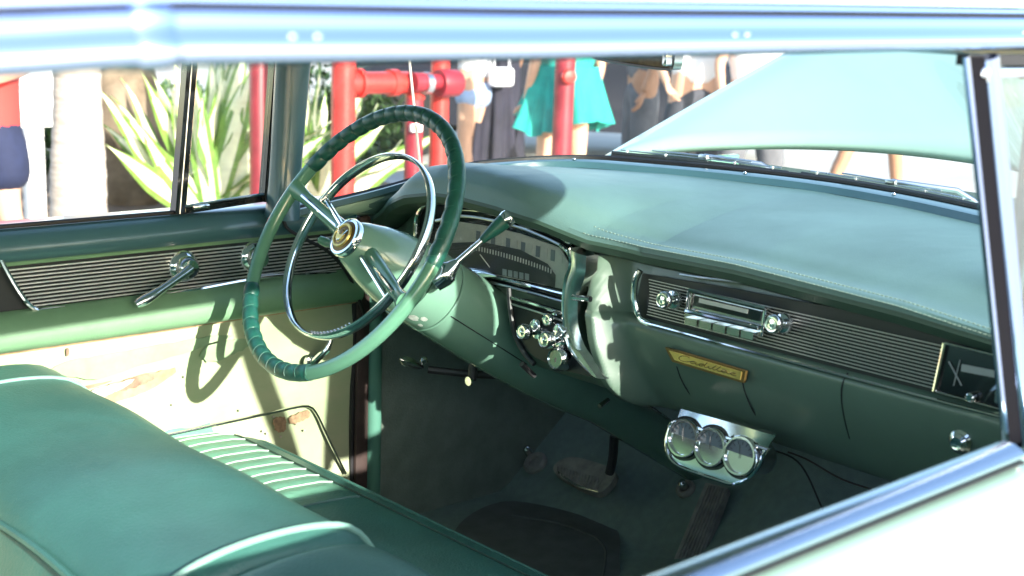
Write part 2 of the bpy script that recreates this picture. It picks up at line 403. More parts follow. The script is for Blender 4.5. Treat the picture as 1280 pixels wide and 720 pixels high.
# windshield glass
g = MB().mat('glass')
rows = []
for t in np.linspace(0, 1, 14):
    rows.append([a.lerp(c, t) + V((.05*math.sin(PI*t), 0, 0)) * (1-abs(a.y)/.8) + V((0, .012*math.sin(PI*t)*(1 if a.y > 0 else -1)*min(1, abs(a.y)/.6), 0)) for a, c in zip(wsb, wst)])
g.grid(rows)
ws = g.build('windshield', car)
sl = MB().mat('black')
sl.tube([p+V((.004, 0, .004)) for p in wsb], .0075, 8)
sl.build('seal', ws)
ch = MB().mat('chrome')
ch.tube([p+V((.022, 0, .000)) for p in wsb], .005, 8)
ch.build('reveal_moulding', ws)
# wipers
for (a, bb2, arm) in (((765, 191), (985, 216), (905, 203)), ((1002, 217), (1222, 257), (1118, 226))):
    wp = MB()
    A = at(*a, x=2.10 if a[0] > 900 else 2.10); B = at(*bb2, x=2.105)
    A = atp(a[0], a[1], (0, 0, 1.160), (0, 0, 1)); B = atp(bb2[0], bb2[1], (0, 0, 1.158), (0, 0, 1))
    A = V((min(2.16, A.x), A.y, 1.160)); 
    A = at(a[0], a[1], x=xw(.45)+.03) if a[0] < 900 else at(a[0], a[1], x=2.13)
    B = at(bb2[0], bb2[1], x=2.13) if bb2[0] < 1100 else at(bb2[0], bb2[1], x=2.10)
    mid = A.lerp(B, .5)+V((.018, 0, 0))
    pth = cr([A, mid, B], 24)
    wp.mat('black').tube([p+V((0, 0, -.008)) for p in pth], .0065, 8)
    wp.mat('ribdark').tube([p+V((0, 0, .000)) for p in pth], .0042, 8)
    wp.mat('satin').tube([p+V((.004, 0, .007)) for p in pth[1:23]], .0014, 8).tube([p+V((.006, 0, .012)) for p in pth[5:19]], .0016, 8)
    wp.box(mid+V((.004, 0, .010)), (.012, .022, .010), bev=.003)
    for k in (2, 7, 16, 21): wp.box(pth[k]+V((0, 0, .004)), (.005, .005, .010), bev=.001)
    wp.mat('satin').tube([mid+V((.004, 0, .012)), mid+V((.06, -.10, .004)), mid+V((.10, -.17, -.04))], .005, 8)
    wp.build('wiper', ws)
# rear window
g = MB().mat('glass')
g.grid([[(-.84+.08*u*u-t*.62+.0, u*(.72-.02*t), (1.36-.03*u*u)*(1-t)+1.04*t) for u in np.linspace(-1, 1, 16)] for t in np.linspace(0, 1, 6)])
g.build('back_glass', car)

# ---- pillars
for s in (-1, 1):
    p = MB().mat('sill')
    base = [(1.366, s*.752), (1.366, s*.722), (1.385, s*.712), (1.410, s*.717), (1.418, s*.740), (1.395, s*.758)]
    top = [(1.384, s*.742), (1.384, s*.715), (1.41, s*.705), (1.446, s*.710), (1.450, s*.730), (1.42, s*.748)]
    low = [(1.60, s*.80), (1.60, s*.74), (1.64, s*.735), (1.70, s*.745), (1.70, s*.78), (1.66, s*.80)]
    if s < 0: base = [(x+(.036 if x > 1.39 else 0), min(y, -.742)) for x, y in base]; top = [(x, min(y, -.728)) for x, y in top]
    bs = cr([(x, y, 0) for x, y in base], 24, True); tp = cr([(x, y, 0) for x, y in top], 24, True)
    rows = []
    for t in np.linspace(0, 1, 14):
        fl = .022*math.exp(-t*9) if s > 0 else 0
        rows.append([V((a.x*(1-t)+c.x*t + (1 if a.x > 1.42 else -.3)*fl*1.1, a.y*(1-t)+c.y*t - s*fl*(1 if abs(a.y) < .73 else 0), 1.035+t*.40)) for a, c in zip(bs, tp)])
    p.grid(rows, cv=True)
    p.build('windshield_pillar', car)
    # hinge post below
    q = MB()
    q.mat('brown').box((1.592, s*.757, .655), (.034, .030, .73), bev=.008)
    q.mat('inpaint').tube([(1.625, s*.752, .98), (1.627, s*.752, .6), (1.628, s*.752, .3)], .017, 12)
    q.mat('black').tube([(1.572, s*.752, .96), (1.572, s*.755, .3)], .006, 8)
    q.build('hinge_post', car)

# ---- garnish moulding between pad and glass
gm = MB().mat('pad')
off = lambda p, d, dz: V((p.x-d, p.y*(1-d*.35 if abs(p.y) > .55 else 1), p.z+dz))
gm.mat('sill').grid([[off(p, .004, -.006) for p in wsb], [off(p, .012, .003) for p in wsb], [off(p, .026, .004) for p in wsb], [off(p, .044, .0) for p in wsb], [off(p, .052, -.012) for p in wsb]])
for k in (8, 18, 27, 36, 46, 55):
    gm.mat('chromeworn').lathe([(0, .004), (.0015, .0035), (.002, .001)], off(wsb[k], .030, .004), (-.1, 0, 1), 12)
garn = gm.build('garnish_moulding', car)

# ---- dashboard -------------------------------------------------
def sm(y, a, b): 
    t = max(0, min(1, (y-a)/(b-a))); return t*t*(3-2*t)
def drv(y): return sm(y, .0, .28)                       # 0 passenger .. 1 driver hood
def xD(y): return 1.602 - .046*drv(y) + .05*sm(y, .58, .74) + SK*min(0, y)
def zD(y): return float(ip(y, [-.74, -.64, -.50, -.20, 0, .11, .16, .21, .31, .42, .49, .57, .64, .70, .74],
                            [1.054, 1.060, 1.067, 1.070, 1.063, 1.068, 1.079, 1.090, 1.101, 1.106, 1.103, 1.088, 1.062, 1.03, 1.01]))
ys = np.r_[np.linspace(-.735, -.05, 50), np.linspace(-.045, .10, 70), np.linspace(.106, .735, 100)]
def padrow(y):
    k = drv(y)*(1-sm(y, .55, .70)); end = sm(abs(y), .56, .735)
    A = V((xw(y)-.050, y, zw(y)-.012)); D = V((xD(y), y, zD(y)))
    L = A.x-D.x
    B = V((D.x+.014*k+.050*(1-k), y, D.z+.034*k+.012*(1-k)))
    B2 = V((D.x+.060*k+.10*(1-k), y, (D.z+.052)*k+min(A.z-.004, D.z+.026)*(1-k))); 
    if B2.x > A.x: B2.x = (A.x+B.x)/2; 
    Cc = V((D.x+L*.55 if L > .2 else (B2.x+A.x)/2, y, A.z*(.6)+B2.z*.4+.003))
    if Cc.x < B2.x: Cc.x = B2.x+.002
    pts = [A, Cc, B2, B, D+V((.004, 0, .010)), D]
    return cr(pts, 56)
rows = [padrow(y) for y in ys]
pd = MB().mat('pad').grid(rows)
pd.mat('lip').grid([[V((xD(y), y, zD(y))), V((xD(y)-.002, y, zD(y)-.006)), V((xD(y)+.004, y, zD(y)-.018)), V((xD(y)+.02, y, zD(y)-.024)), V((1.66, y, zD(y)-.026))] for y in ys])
# face
def prof(y):
    e = sm(y, .60, .735)
    z1 = zD(y)-.024
    dv = sm(y, .08, .13)                   # flatter face behind the cluster
    P = [(1.632+.03*e, z1, .6), (1.628+.02*e, z1-.012, .8), (1.618, .975, 1), (1.615, .957, 1), (1.601+.010*dv, .950, .85), (1.594+.014*dv, .938, .75), (1.600+.006*dv, .905, .9), (1.612, .870, 1), (1.632, .830, 1.1), (1.660, .797, .7), (1.70, .785, 0), (1.76, .79, 0)]
    Q = [P[0], P[1]] + [((1-t)*P[1][0]+t*P[2][0], (1-t)*P[1][1]+t*P[2][1], (1-t)*P[1][2]+t*P[2][2]) for t in (.33, .66)] + [P[2]] + [tuple(q) for q in cru(P[3:], 7)]
    out = []
    for x, z, a in Q:
        yt = .030+(z-.86)*.32
        tt = max(0, min(1, (yt+.004-y)/.048)); c = ((1-tt)**2.2 if y < yt+.004 else 1)*(1-sm(y, yt+.020, yt+.034))   # cheek of the instrument pod
        out.append((x-.052*a*c + SK*min(0, y), z-.028*min(0, y)))
    return out
rows = []
for y in ys:
    pr = prof(y)
    rows.append([V((x, y, z)) for x, z in pr])
dash = MB().mat('dashpaint').grid(rows).build('dashboard', car, angle=50)
pado = pd.build('crash_pad', dash)
# stitching: two rows of tiny stitches on the pad edge
st = MB().mat('stitch')
yy = -.70
while yy < .12:
    pr_ = padrow(yy)
    for q_ in (51, 54):
        c = pr_[q_]+V((-.0006, 0, .0006)); st.tube([c+V((0, -.0022, 0)), c+V((0, .0022, 0))], .0008, 5)
    yy += .0075
st.build('stitching', dash)

def plate(mb, pts, x, th=.004, key=None):
    if key: mb.mat(key)
    P = [at(a, b_, x=x) for a, b_ in pts]; return mb.prism(P, (th, 0, 0))
def strip(mb, pts, x, w, th=.006, key=None, closed=False):
    """chrome band along pixels pts on plane x; w radius"""
    if key: mb.mat(key)
    P = [at(*p[:2], x=(p[2] if len(p) > 2 else x)) for p in pts]
    P = cr(P, max(12, 6*len(P)), closed)
    return mb.tube(P, w, 8, closed=closed)

# radio grille panel
gp = MB()
G = 1.606
plate(gp, [(803, 342), (900, 358), (1050, 386), (1236, 430), (1262, 520), (1180, 497), (960, 441), (802, 398), (797, 370)], 1.608, .004, 'ribdark')
tl, bl = at(812, 349, x=1.603), at(806, 396, x=1.603)
N = 13
for k in range(N):
    t = (k+.5)/N
    z = 1.0235 - t*(1.0235-.9605)
    gp.mat('rib').tube([V((1.601, -.018 - .004*math.sin(PI*t), z)), V((1.603-.545*SK, -.545, z+.014)), V((1.606-.66*SK, -.66, z+.016))], .00065, 6)
gpo = gp.build('radio_grille', dash)
fr = MB()
fr.mat('chrome').tube(cr([at(800, 338, x=1.598), at(794, 352, x=1.594), at(793, 375, x=1.594), at(800, 397, x=1.598), at(812, 405, x=1.6)], 20), .0055, 10)
fr.tube(cr([at(805, 403, x=1.594), at(960, 445, x=1.594), at(1180, 503, x=1.596), at(1270, 526, x=1.6)], 30), .0024, 8)
fr.mat('satin').tube(cr([at(850, 343, x=1.612), at(1000, 366, x=1.612), at(1240, 432, x=1.612)], 30), .002, 8)
fr.build('grille_frame', dash)
# radio
rd = MB()
def quad(mb, pts, x, th, key, bev=0): plate(mb, pts, x, th, key)
plate(rd, [(861, 363), (957, 386), (950, 420), (855, 398)], 1.588, .02, 'chromeworn')
plate(rd, [(868, 369), (952, 389), (949, 402), (866, 382)], 1.586, .003, 'blackgloss')
plate(rd, [(874, 373), (935, 387), (934, 392), (873, 378)], 1.5852, .001, 'tick')
rd.mat('chrome').tube([at(862, 363, x=1.582), at(957, 386, x=1.582)], .0035, 8)
rd.tube([at(862, 363, x=1.583), at(858, 388, x=1.583)], .003, 8)
rd.tube([at(957, 386, x=1.583), at(952, 420, x=1.583)], .0022, 8)
rd.tube([at(858, 389, x=1.580), at(948, 410, x=1.580)], .004, 8)
for k in range(5):
    a = (k+.07)/5; c = (k+.93)/5
    x0, y0 = 855+a*88, 396+a*20.5; x1, y1 = 855+c*88, 396+c*20.5
    plate(rd, [(x0, y0), (x1, y1), (x1-1, y1+9), (x0-1, y0+9)], 1.577, .012, 'chromeworn')
rd.build('radio', dash)
def knob(name, px, py, x, r=.011, L=.03, parent=dash, ax=(-1, 0, .1), key='chrome'):
    k = MB().mat(key); o_ = at(px, py, x=x) ; ax = V(ax).normalized(); o_ = o_ - ax*L
    k.lathe([(0, r*1.05), (L*.18, r*1.25), (L*.3, r*1.1), (L*.34, r*.55), (L*.62, r*.5), (L*.66, r*.9), (L*.74, r*1.12), (L*.92, r*1.12), (L, r*.9), (L*.98, r*.5), (L*1.03, .0005)], o_, ax, 28)
    return k.build(name, parent, angle=50)
knob('radio_knob', 827, 375, 1.566, .0125, .036)
knob('radio_knob', 964, 405, 1.566, .0125, .036)
# clock at right end
ck = MB()
plate(ck, [(1181, 429), (1262, 449), (1262, 515), (1167, 489)], 1.596, .012, 'blackgloss')
plate(ck, [(1202, 455), (1243, 463), (1243, 472), (1201, 464)], 1.5945, .001, 'gauge')
ck.mat('chrome').tube([at(1181, 429, x=1.593), at(1168, 489, x=1.593)], .003, 8)
ck.mat('chromeworn').tube([at(1168, 489, x=1.593), at(1262, 515, x=1.593)], .0016, 8)
ck.mat('chromeworn').tube([at(1181, 429, x=1.593), at(1262, 449, x=1.593)], .0016, 8)
ck.mat('gauge').tube([at(1186, 452, x=1.594), at(1202, 482, x=1.594)], .0009, 6).tube([at(1200, 450, x=1.594), at(1192, 482, x=1.594)], .0007, 6)
ck.mat('chrome').lathe([(0, .006), (.008, .006), (.01, .004)], at(1216, 496, x=1.594), (-1, 0, 0), 16)
ck.build('clock', dash)
# badge
bd = MB(); XB = 1.588
plate(bd, [(831, 434), (932, 464), (929, 479), (840, 452)], XB-.001, .006, 'golddk')
plate(bd, [(836, 438), (927, 465), (925, 475), (843, 450)], XB-.0025, .003, 'gold')
sc = []
# cursive strokes of the nameplate in unit letter space
def stroke(pts, ox): return [(ox+a, b_) for a, b_ in pts]
word = []
word += stroke([(1.2, 1.6), (.9, 1.9), (.3, 1.6), (0, .8), (.2, .1), (.8, .05), (1.3, .5)], 0)
def la(o_): return stroke([(.6, .9), (.2, .9), (0, .4), (.25, .02), (.6, .5), (.7, .9), (.62, .2), (.9, .15)], o_)
word += la(1.4)
word += stroke([(.6, .9), (.2, .9), (0, .4), (.25, .02), (.6, .6), (.95, 1.9), (.66, .3), (.95, .15)], 2.4)
word += stroke([(.15, .8), (.1, .2), (.35, .1)], 3.45)
word += stroke([(.3, 1.2), (.5, 1.8), (.25, .9), (.1, .2), (.4, .1)], 3.9)
word += stroke([(.3, 1.2), (.5, 1.8), (.25, .9), (.1, .2), (.4, .1)], 4.4)
word += la(5.0)
word += stroke([(.6, .8), (.25, .9), (0, .4), (.25, .02), (.7, .2)], 6.0)
O = at(848, 450, x=XB-.003); Xe = at(920, 470.5, x=XB-.003); U_ = (Xe-O)/6.7; W_ = (at(846, 442, x=XB-.003)-O)/1.9
bd.mat('golddk').tube(cr([O+U_*(a+.18*b_)+W_*b_ for a, b_ in word], 150), .00055, 5)
bd.build('name_badge', dash)
# panel seams (dark grooves following the face)
def face_x(z):
    zz = [.785, .797, .830, .870, .905, .938, .950]; xx = [1.70, 1.660, 1.632, 1.612, 1.600, 1.594, 1.601]
    return float(ip(z, zz, xx))
def onface(px, py, lift=.0):
    x = 1.56
    for _ in range(12):
        p = at(px, py, x=x); x = .5*x + .5*face_x(p.z+.028*min(0, p.y))
    p = at(px, py, x=x-lift); return p
sm_ = MB().mat('ribdark')
for pts in ([(846, 458), (852, 475), (862, 492), (880, 512)], [(928, 477), (932, 492), (944, 518), (968, 545)], [(1060, 466), (1053, 480), (1052, 500), (1056, 525), (1062, 548)]):
    sm_ = MB().mat('ribdark'); sm_.tube(cr([onface(*p, .0006) for p in pts], 20), .0013, 6)
    sm_.build('panel_seam', dash)
lk = MB().mat('chrome'); o_ = onface(1202, 552)
lk.lathe([(0, .016), (.004, .016), (.007, .012), (.010, .012), (.014, .008), (.013, .004), (.013, .0005)], o_, (-1, 0, 0), 28).build('glove_box_lock', dash)

# instrument cluster -------------------------------------------------
cl = MB()
XC = 1.598
bez = [(522, 268), (530, 256), (560, 251), (600, 256), (640, 267), (680, 284), (712, 304), (722, 318), (719, 345), (712, 378), (690, 375), (640, 362), (590, 350), (540, 338), (522, 320), (518, 292)]
plate(cl, bez, XC+.002, .006, 'blackgloss')
plate(cl, [(556, 275), (600, 281), (650, 292), (700, 310), (712, 330), (707, 362), (660, 352), (600, 340), (556, 330)], XC-.001, .003, 'dial')
plate(cl, [(560, 304), (600, 302), (650, 312), (684, 330), (694, 344), (693, 359), (650, 349), (600, 339), (560, 331)], XC-.0022, .002, 'tickdark')
# drum windows and marks
for k in range(13):
    t = k/12; x0 = 586+t*112; y0 = 286+t*26+8*t*t*.3
    plate(cl, [(x0, y0), (x0+5, y0+1.3), (x0+4.3, y0+15), (x0-.7, y0+13.7)], XC-.0018, .001, 'gaugetop' if k % 2 else 'dial')
for k in range(30):
    t = k/29; x0 = 588+t*100; y0 = 306+t*20+10*t*t
    plate(cl, [(x0, y0), (x0+1.2, y0+.3), (x0+1, y0+6), (x0-.2, y0+5.7)], XC-.0030, .0008, 'tick')
for k in range(5):
    x0 = 628+k*7; y0 = 336+k*1.4
    plate(cl, [(x0, y0), (x0+5, y0+1), (x0+5, y0+9), (x0, y0+8)], XC-.0030, .0008, 'gauge')
clo = cl.build('instrument_cluster', dash)
bz = MB()
strip(bz, [(519, 296), (521, 270), (532, 256), (560, 250), (600, 255), (640, 266), (682, 284), (714, 304)], XC-.006, .0045, key='chrome')
strip(bz, [(545, 276), (575, 270), (620, 276), (660, 288), (700, 306), (716, 318)], XC-.004, .003, key='satin')
strip(bz, [(560, 262), (600, 264), (640, 274), (672, 286), (640, 281), (600, 273), (560, 268)], XC-.004, .002, key='chromeworn')
strip(bz, [(556, 334), (600, 343), (650, 354), (706, 368)], XC-.006, .0035, key='chrome')
strip(bz, [(556, 341), (600, 350), (650, 362), (704, 377)], XC-.004, .003, key='satin')
strip(bz, [(700, 306), (712, 318), (716, 335), (711, 362)], XC-.006, .003, key='chrome')
# sculpted spear on the left of the lower trim
bz.mat('chrome').lathe([(0, .003), (.03, .009), (.07, .008), (.10, .002)], at(578, 338, x=XC-.012), at(664, 352, x=XC-.02)-at(578, 338, x=XC-.012), 16)
bz.build('cluster_bezel', dash)
ln = MB().mat('lens'); plate(ln, [(545, 272), (600, 270), (650, 282), (700, 304), (716, 322), (712, 368), (650, 354), (600, 343), (545, 332)], XC-.009, .001)
ln.build('cluster_lens', dash)
nd = MB().mat('tick').tube([at(600, 318, x=XC-.004), at(612, 334, x=XC-.004)], .0009, 6)
nd.build('needle', dash)
# swept chrome bar to the right of the cluster
sb = MB()
left = [(713, 310), (714, 330), (708, 350), (706, 372), (706, 398), (710, 425), (722, 447), (742, 468)]
right = [(733, 320), (731, 345), (724, 368), (722, 392), (724, 412), (731, 432), (743, 450), (756, 474)]
Lp = cr([at(*p, x=1.560) for p in left], 30); Rp = cr([at(*p, x=1.560) for p in right], 30)
sb.mat('chromeworn').grid([[a+V((.040, .004, 0)) for a in Lp], Lp, [a.lerp(c, .25)+V((-.008, 0, 0)) for a, c in zip(Lp, Rp)], [a.lerp(c, .6)+V((-.008, 0, 0)) for a, c in zip(Lp, Rp)], Rp, [c+V((.026, -.002, 0)) for c in Rp]])
sb.mat('chrome').tube([p+V((-.003, 0, 0)) for p in Lp], .0028, 8)
sb.tube([at(716, 372, x=1.549), at(738, 374, x=1.549)], .005, 10)
sb.build('swept_trim', dash)
# control knob panel
kp = MB()
plate(kp, [(636, 376), (650, 381), (708, 399), (710, 425), (722, 447), (744, 472), (700, 462), (668, 446), (646, 425)], 1.568, .05, 'ribdark')
strip(kp, [(640, 372), (672, 382), (706, 393)], 1.566, .0035, key='chrome')
strip(kp, [(640, 380), (672, 390), (706, 402)], 1.566, .002, key='satin')
strip(kp, [(636, 360), (638, 385), (643, 415), (655, 440), (668, 455)], 1.566, .005, key='ribdark')
kp.build('switch_panel', dash)
for (px, py, r) in ((651, 415, .0125), (667, 408, .0115), (679, 425, .0135), (697, 415, .0125), (682, 400, .010)):
    knob('switch_knob', px, py, 1.522 if px in (651, 679) else 1.550, r, .055 if px in (651, 679) else .028)
kk = MB().mat('chrome')
kk.lathe([(0, .0215), (.012, .0225), (.02, .020), (.024, .017), (.022, .0145), (.022, .0005)], at(694, 450, x=1.545)+V((.022, 0, 0)), (-1, 0, .1), 28)
kk.mat('tickdark').box(at(694, 450, x=1.5445), (.0008, .002, .008))
kk.build('ignition_lock', dash)

# three-gauge pod under the dash
gpd = MB()
f1 = [(843, 528), (850, 514), (868, 517), (960, 545), (956, 560), (944, 585), (925, 599), (905, 596), (850, 574), (838, 562), (838, 542)]
XG = 1.530
n_ = V((-1, 0, .18)).normalized()
def ag(px, py, d=0): return atp(px, py, (XG, 0, .80), (1, 0, -.25)) + V((-1, 0, .25)).normalized()*d
ol = cr([ag(*p) for p in [(846, 527), (903, 545), (959, 561), (956, 566), (949, 584), (936, 598), (918, 605), (898, 600), (855, 585), (839, 573), (834, 556), (837, 540)]], 60, True)
gpd.mat('chrome').prism(ol, (.006, 0, 0))
gpd.tube([p+V((-.002, 0, 0)) for p in ol], .003, 8, closed=True)
# upper flange going back to the dash
gpd.mat('chromeworn').grid([[ag(846, 527, .001), ag(903, 545, .001), ag(959, 561, .001)], [at(851, 511, x=1.565), at(909, 527, x=1.565), at(969, 545, x=1.565)], [at(856, 508, x=1.60), at(912, 524, x=1.60), at(972, 542, x=1.60)]])
gpo_ = gpd.build('gauge_pod', car)
for (px, py) in ((857, 548), (891, 559), (928, 570)):
    q = MB(); o_ = ag(px, py); ax = V((-1, 0, .25)).normalized()
    q.mat('satin').lathe([(-.05, .001), (-.05, .026), (0, .027)], o_, ax, 32)
    q.mat('blackgloss').lathe([(.0005, .0345), (.003, .0345), (.003, .029)], o_, ax, 36)
    q.mat('chrome').lathe([(0, .030), (.006, .0305), (.010, .0285), (.010, .0255), (.005, .0245)], o_, ax, 36)
    q.mat('gaugewhite').lathe([(.0045, .0248), (.0046, .0005)], o_, ax, 32)
    u = ax.cross(V((0, 1, 0))).normalized(); sd = V((0, 1, 0))
    half = [o_+ax*.0052+u*(-.004 if u.z < 0 else .004)] 
    uu = u if u.z > 0 else -u
    pts = [o_+ax*.0051+uu*(.024*math.sin(a)*1.0)+sd*(.024*math.cos(a)) for a in np.linspace(.1, PI-.1, 20)]
    q.mat('gaugetop').prism(pts, ax*.0006)
    q.mat('tickdark')
    for a in np.linspace(.35, PI-.35, 7):
        q.tube([o_+ax*.0062+uu*(.017*math.sin(a))+sd*(.017*math.cos(a)), o_+ax*.0062+uu*(.022*math.sin(a))+sd*(.022*math.cos(a))], .0006, 5)
    q.mat('tickdark').tube([o_+ax*.0068-uu*.004, o_+ax*.0068+uu*.016+sd*.004], .0005, 5)
    q.build('gauge', gpo_)

# ---- steering column & wheel ----------------------------------------------
WC = V((1.297, .390, 1.053)); ang = .563; yaw = -.053
nw = V((math.cos(ang)*math.cos(yaw), math.sin(yaw), -math.sin(ang)*math.cos(yaw)))
uw = nw.cross(V((0, 0, 1))).normalized() * -1.0
if uw.y < 0: uw = -uw
vw = nw.cross(uw)
if vw.z < 0: vw = -vw
WR = .2465
def wpt(deg, R, d=0): 
    t = math.radians(deg); return WC + uw*(R*math.cos(t)) + vw*(R*math.sin(t)) + nw*d
sw = MB().mat('wheel')
sw.tube([wpt(a, WR) for a in np.arange(0, 360, 3)], .0124, 16, closed=True)
swo = sw.build('steering_wheel', car)
def wrap(a0, a1):
    q = MB().mat('green'); path = []; rad = []
    A = np.arange(a0, a1+.01, .8)
    pitch = 6.6
    for a in A:
        ph = ((a-a0) % pitch)/pitch
        bump = abs(math.sin(PI*ph))**.8
        path.append(wpt(a, WR+.0006-.0020*bump)); rad.append(.0129+.0015*bump if a0+.8 < a < a1-.8 else .0130)
    q.tube(path, rad, 18)
    q.mat('wrapl')
    a = a0
    while a < a1-.5:       # lacing
        c = wpt(a, WR); 
        pts = []
        rc = (WC-c).normalized()
        for s_ in np.linspace(-1.35, 1.35, 9):
            pts.append(c + nw*(-math.cos(s_+.6)*.0140) + rc*(math.sin(s_+.6)*.0140) + (wpt(a+2.2*(s_/2.7), WR)-c))
        q.tube(pts, .00045, 5); a += pitch
    q.build('leather_wrap', swo)
wrap(27, 181); wrap(249, 328)
# spokes
for deg, cut in ((15, 1), (198, 1)):
    q = MB().mat('wheel'); 
    p0 = wpt(deg, .03, .035); p1 = wpt(deg, .12, .022); p2 = wpt(deg, WR-.004, 0)
    q.tube(cr([p0, p1, p2], 16), list(np.linspace(.020, .013, 13))+[.0145, .017, .020], 14, sx=.75)
    q.mat('chrome').tube(cr([p+nw*-.010 for p in (p0, p1, p2)], 12)[1:-2], .0042, 8)
    q.build('spoke', swo)
hr = MB().mat('chrome')
HR = .172
rows = []
for a in np.arange(0, 360, 3):
    c = wpt(a, HR, .020); ro = (c-WC-nw*.020).normalized()
    rows.append([c+ro*(.0042*math.cos(b_))+nw*(.0105*math.sin(b_)) for b_ in np.linspace(0, 2*PI, 12, endpoint=False)])
hr.grid(rows, cu=True, cv=True)
# ribbed lower stretch
for a in np.arange(232, 268, 3.0):
    c = wpt(a, HR, .020); ro = (c-WC-nw*.020).normalized(); hr.mat('satin').tube([c-ro*.0048-nw*.009, c-ro*.0048+nw*.009], .0012, 6)
for deg in (22, 205):
    hr.mat('chrome').tube([wpt(deg, .05, .012), wpt(deg, HR, .020)], .0045, 8)
hr.build('horn_ring', swo)
# hub bell + medallion : part of wheel
HC = WC + nw*-.004
hb = MB().mat('colpaint')
hb.lathe([(0, .027), (.006, .033), (.025, .042), (.06, .054), (.10, .064), (.145, .070), (.150, .070)], HC, nw, 40)
hb.mat('chrome').lathe([(-.004, .0305), (-.007, .0335), (-.003, .0355), (.006, .0345)], HC, nw, 40)
hb.mat('chrome').lathe([(-.0065, .0285), (-.006, .033)], HC, nw, 40)
hb.build('horn_hub', swo)
md_ = MB().mat('golddk').lathe([(-.006, .0295), (-.009, .022), (-.012, .012), (-.0125, .0005)], HC, nw, 36)
md_.mat('gold').lathe([(-.0095, .0225), (-.0125, .0215), (-.0125, .0185), (-.0105, .0175)], HC, nw, 30)
md_.lathe([(-.011, .0135), (-.0145, .010), (-.0155, .0005)], HC+uw*.001-vw*.001, nw, 8)
md_.mat('chrome')
# V and shield emblem under the clear dome
md_.tube(cr([HC+nw*-.0135+uw*a+vw*b_ for a, b_ in ((-.014, .010), (-.005, -.004), (0, -.012), (.005, -.004), (.014, .010))], 16), .0014, 6)
md_.mat('golddk').lathe([(-.016, .0005), (-.0155, .005), (-.012, .006)], HC+vw*.004, nw, 12)
md_.build('horn_medallion', swo)
# column
CT = HC + nw*.152
col = MB().mat('colpaint')
col.lathe([(0, .0715), (.004, .073), (.060, .073), (.062, .0715)], CT, nw, 44)
col.lathe([(.064, .0715), (.066, .073), (.20, .074), (.36, .071), (.46, .062), (.56, .050), (.95, .045)], CT, nw, 44)
colo = col.build('steering_column', car)
sf = MB().mat('scuff')
# worn patch on the collar
for k, (a, d_, w_, l_) in enumerate(((-2.15, .02, .22, .02), (-2.3, .035, .15, .013), (-2.05, .045, .12, .01))):
    rows = []
    for i in range(7):
        for_ = []
        for j in range(9):
            th = a + w_*(j/8-.5)*(1-.3*abs(i/6-.5)); dd = d_ + l_*(i/6-.5)*(1-.8*abs(j/8-.5)+.2*random.random())
            for_.append(CT+nw*dd+(vw*math.sin(th)+uw*math.cos(th))*.0735)
        rows.append(for_)
    sf.grid(rows)
sf.build('worn_paint', colo)
seam = MB().mat('ribdark')
seam.tube([CT+nw*d_+(vw*math.sin(th)+uw*math.cos(th))*.0738 for d_, th in [(t, -2.75) for t in np.linspace(.07, .28, 12)]], .001, 6)
seam.build('jacket_seam', colo)
lv = MB()
L0 = at(553, 344, y=.285); L1 = at(625, 281, y=.235)
dirv = (L1-L0).normalized()
lv.mat('chrome').lathe([(-.02, .018), (.0, .022), (.010, .021), (.020, .013), (.034, .007)], L0, dirv, 24)
lv.tube([L0, L0.lerp(L1, .35), L0.lerp(L1, .78)], [.0065, .0058, .0052], 12)
lv.mat('green').lathe([(0, .006), (.012, .0085), (.035, .0125), (.052, .0138)], L0.lerp(L1, .68), dirv, 24)
lv.mat('chrome').lathe([(0, .0140), (.006, .0152), (.012, .0138), (.014, .009), (.0135, .006), (.0145, .0005)], L0.lerp(L1, .68)+dirv*.052, dirv, 24)
lv.build('shift_lever', colo)
tn = MB().mat('satin'); t0 = WC+nw*.13+uw*.05; t1 = at(408, 303, y=.52)
tn.tube([t0, t1], .004, 8); tn.mat('wheel').lathe([(-.012, .005), (0, .009), (.014, .007), (.018, .001)], t1, t1-t0, 14)
tn.build('turn_signal_lever', colo)
# under-dash bracket and brake release handle
br = MB().mat('chromeworn')
hA, hB = at(500, 449, y=.56), at(535, 462, y=.56)
br.lathe([(0, .002), (.01, .009), (.03, .011), (.05, .008), (.062, .004)], hA, hB-hA, 16)
br.lathe([(0, .004), (.004, .008), (.012, .008), (.016, .003)], at(531, 455, y=.56), (-.4, 0, 1), 14)
br.mat('engine').tube([hB, at(590, 468, y=.5), at(640, 470, y=.45)], .008, 8)
br.build('parking_brake_handle', dash)
MB().mat('engine').tube([at(592, 455, y=.43), at(590, 475, y=.43)], .009, 10).mat('chromeworn').lathe([(0, .009), (.006, .009)], at(588, 476, y=.43), (-1, 0, 0), 12).build('column_bracket', colo)
MB().mat('engine').tube([at(652, 455, y=.2), at(668, 470, y=.2)], .005, 8).build('stay_rod', colo)
MB().mat('chromeworn').lathe([(-.01, .005), (.006, .006)], at(625, 470, y=.40), (-1, 0, 0), 12).build('bolt', colo)
MB().mat('chromeworn').lathe([(-.01, .004), (.014, .005)], at(756, 503, x=1.68), (-1, 0, -.4), 12).build('bolt', dash)
# loose wires under the dash
for (pp, key) in (([(985, 565), (1010, 575), (1050, 598), (1090, 612)], 'brown'), ([(960, 560), (1000, 580), (1030, 640)], 'black')):
    wi = MB(); wi.mat(key).tube(cr([at(*p, x=1.70) for p in pp], 16), .0016, 6)
    wi.build('wire', dash)

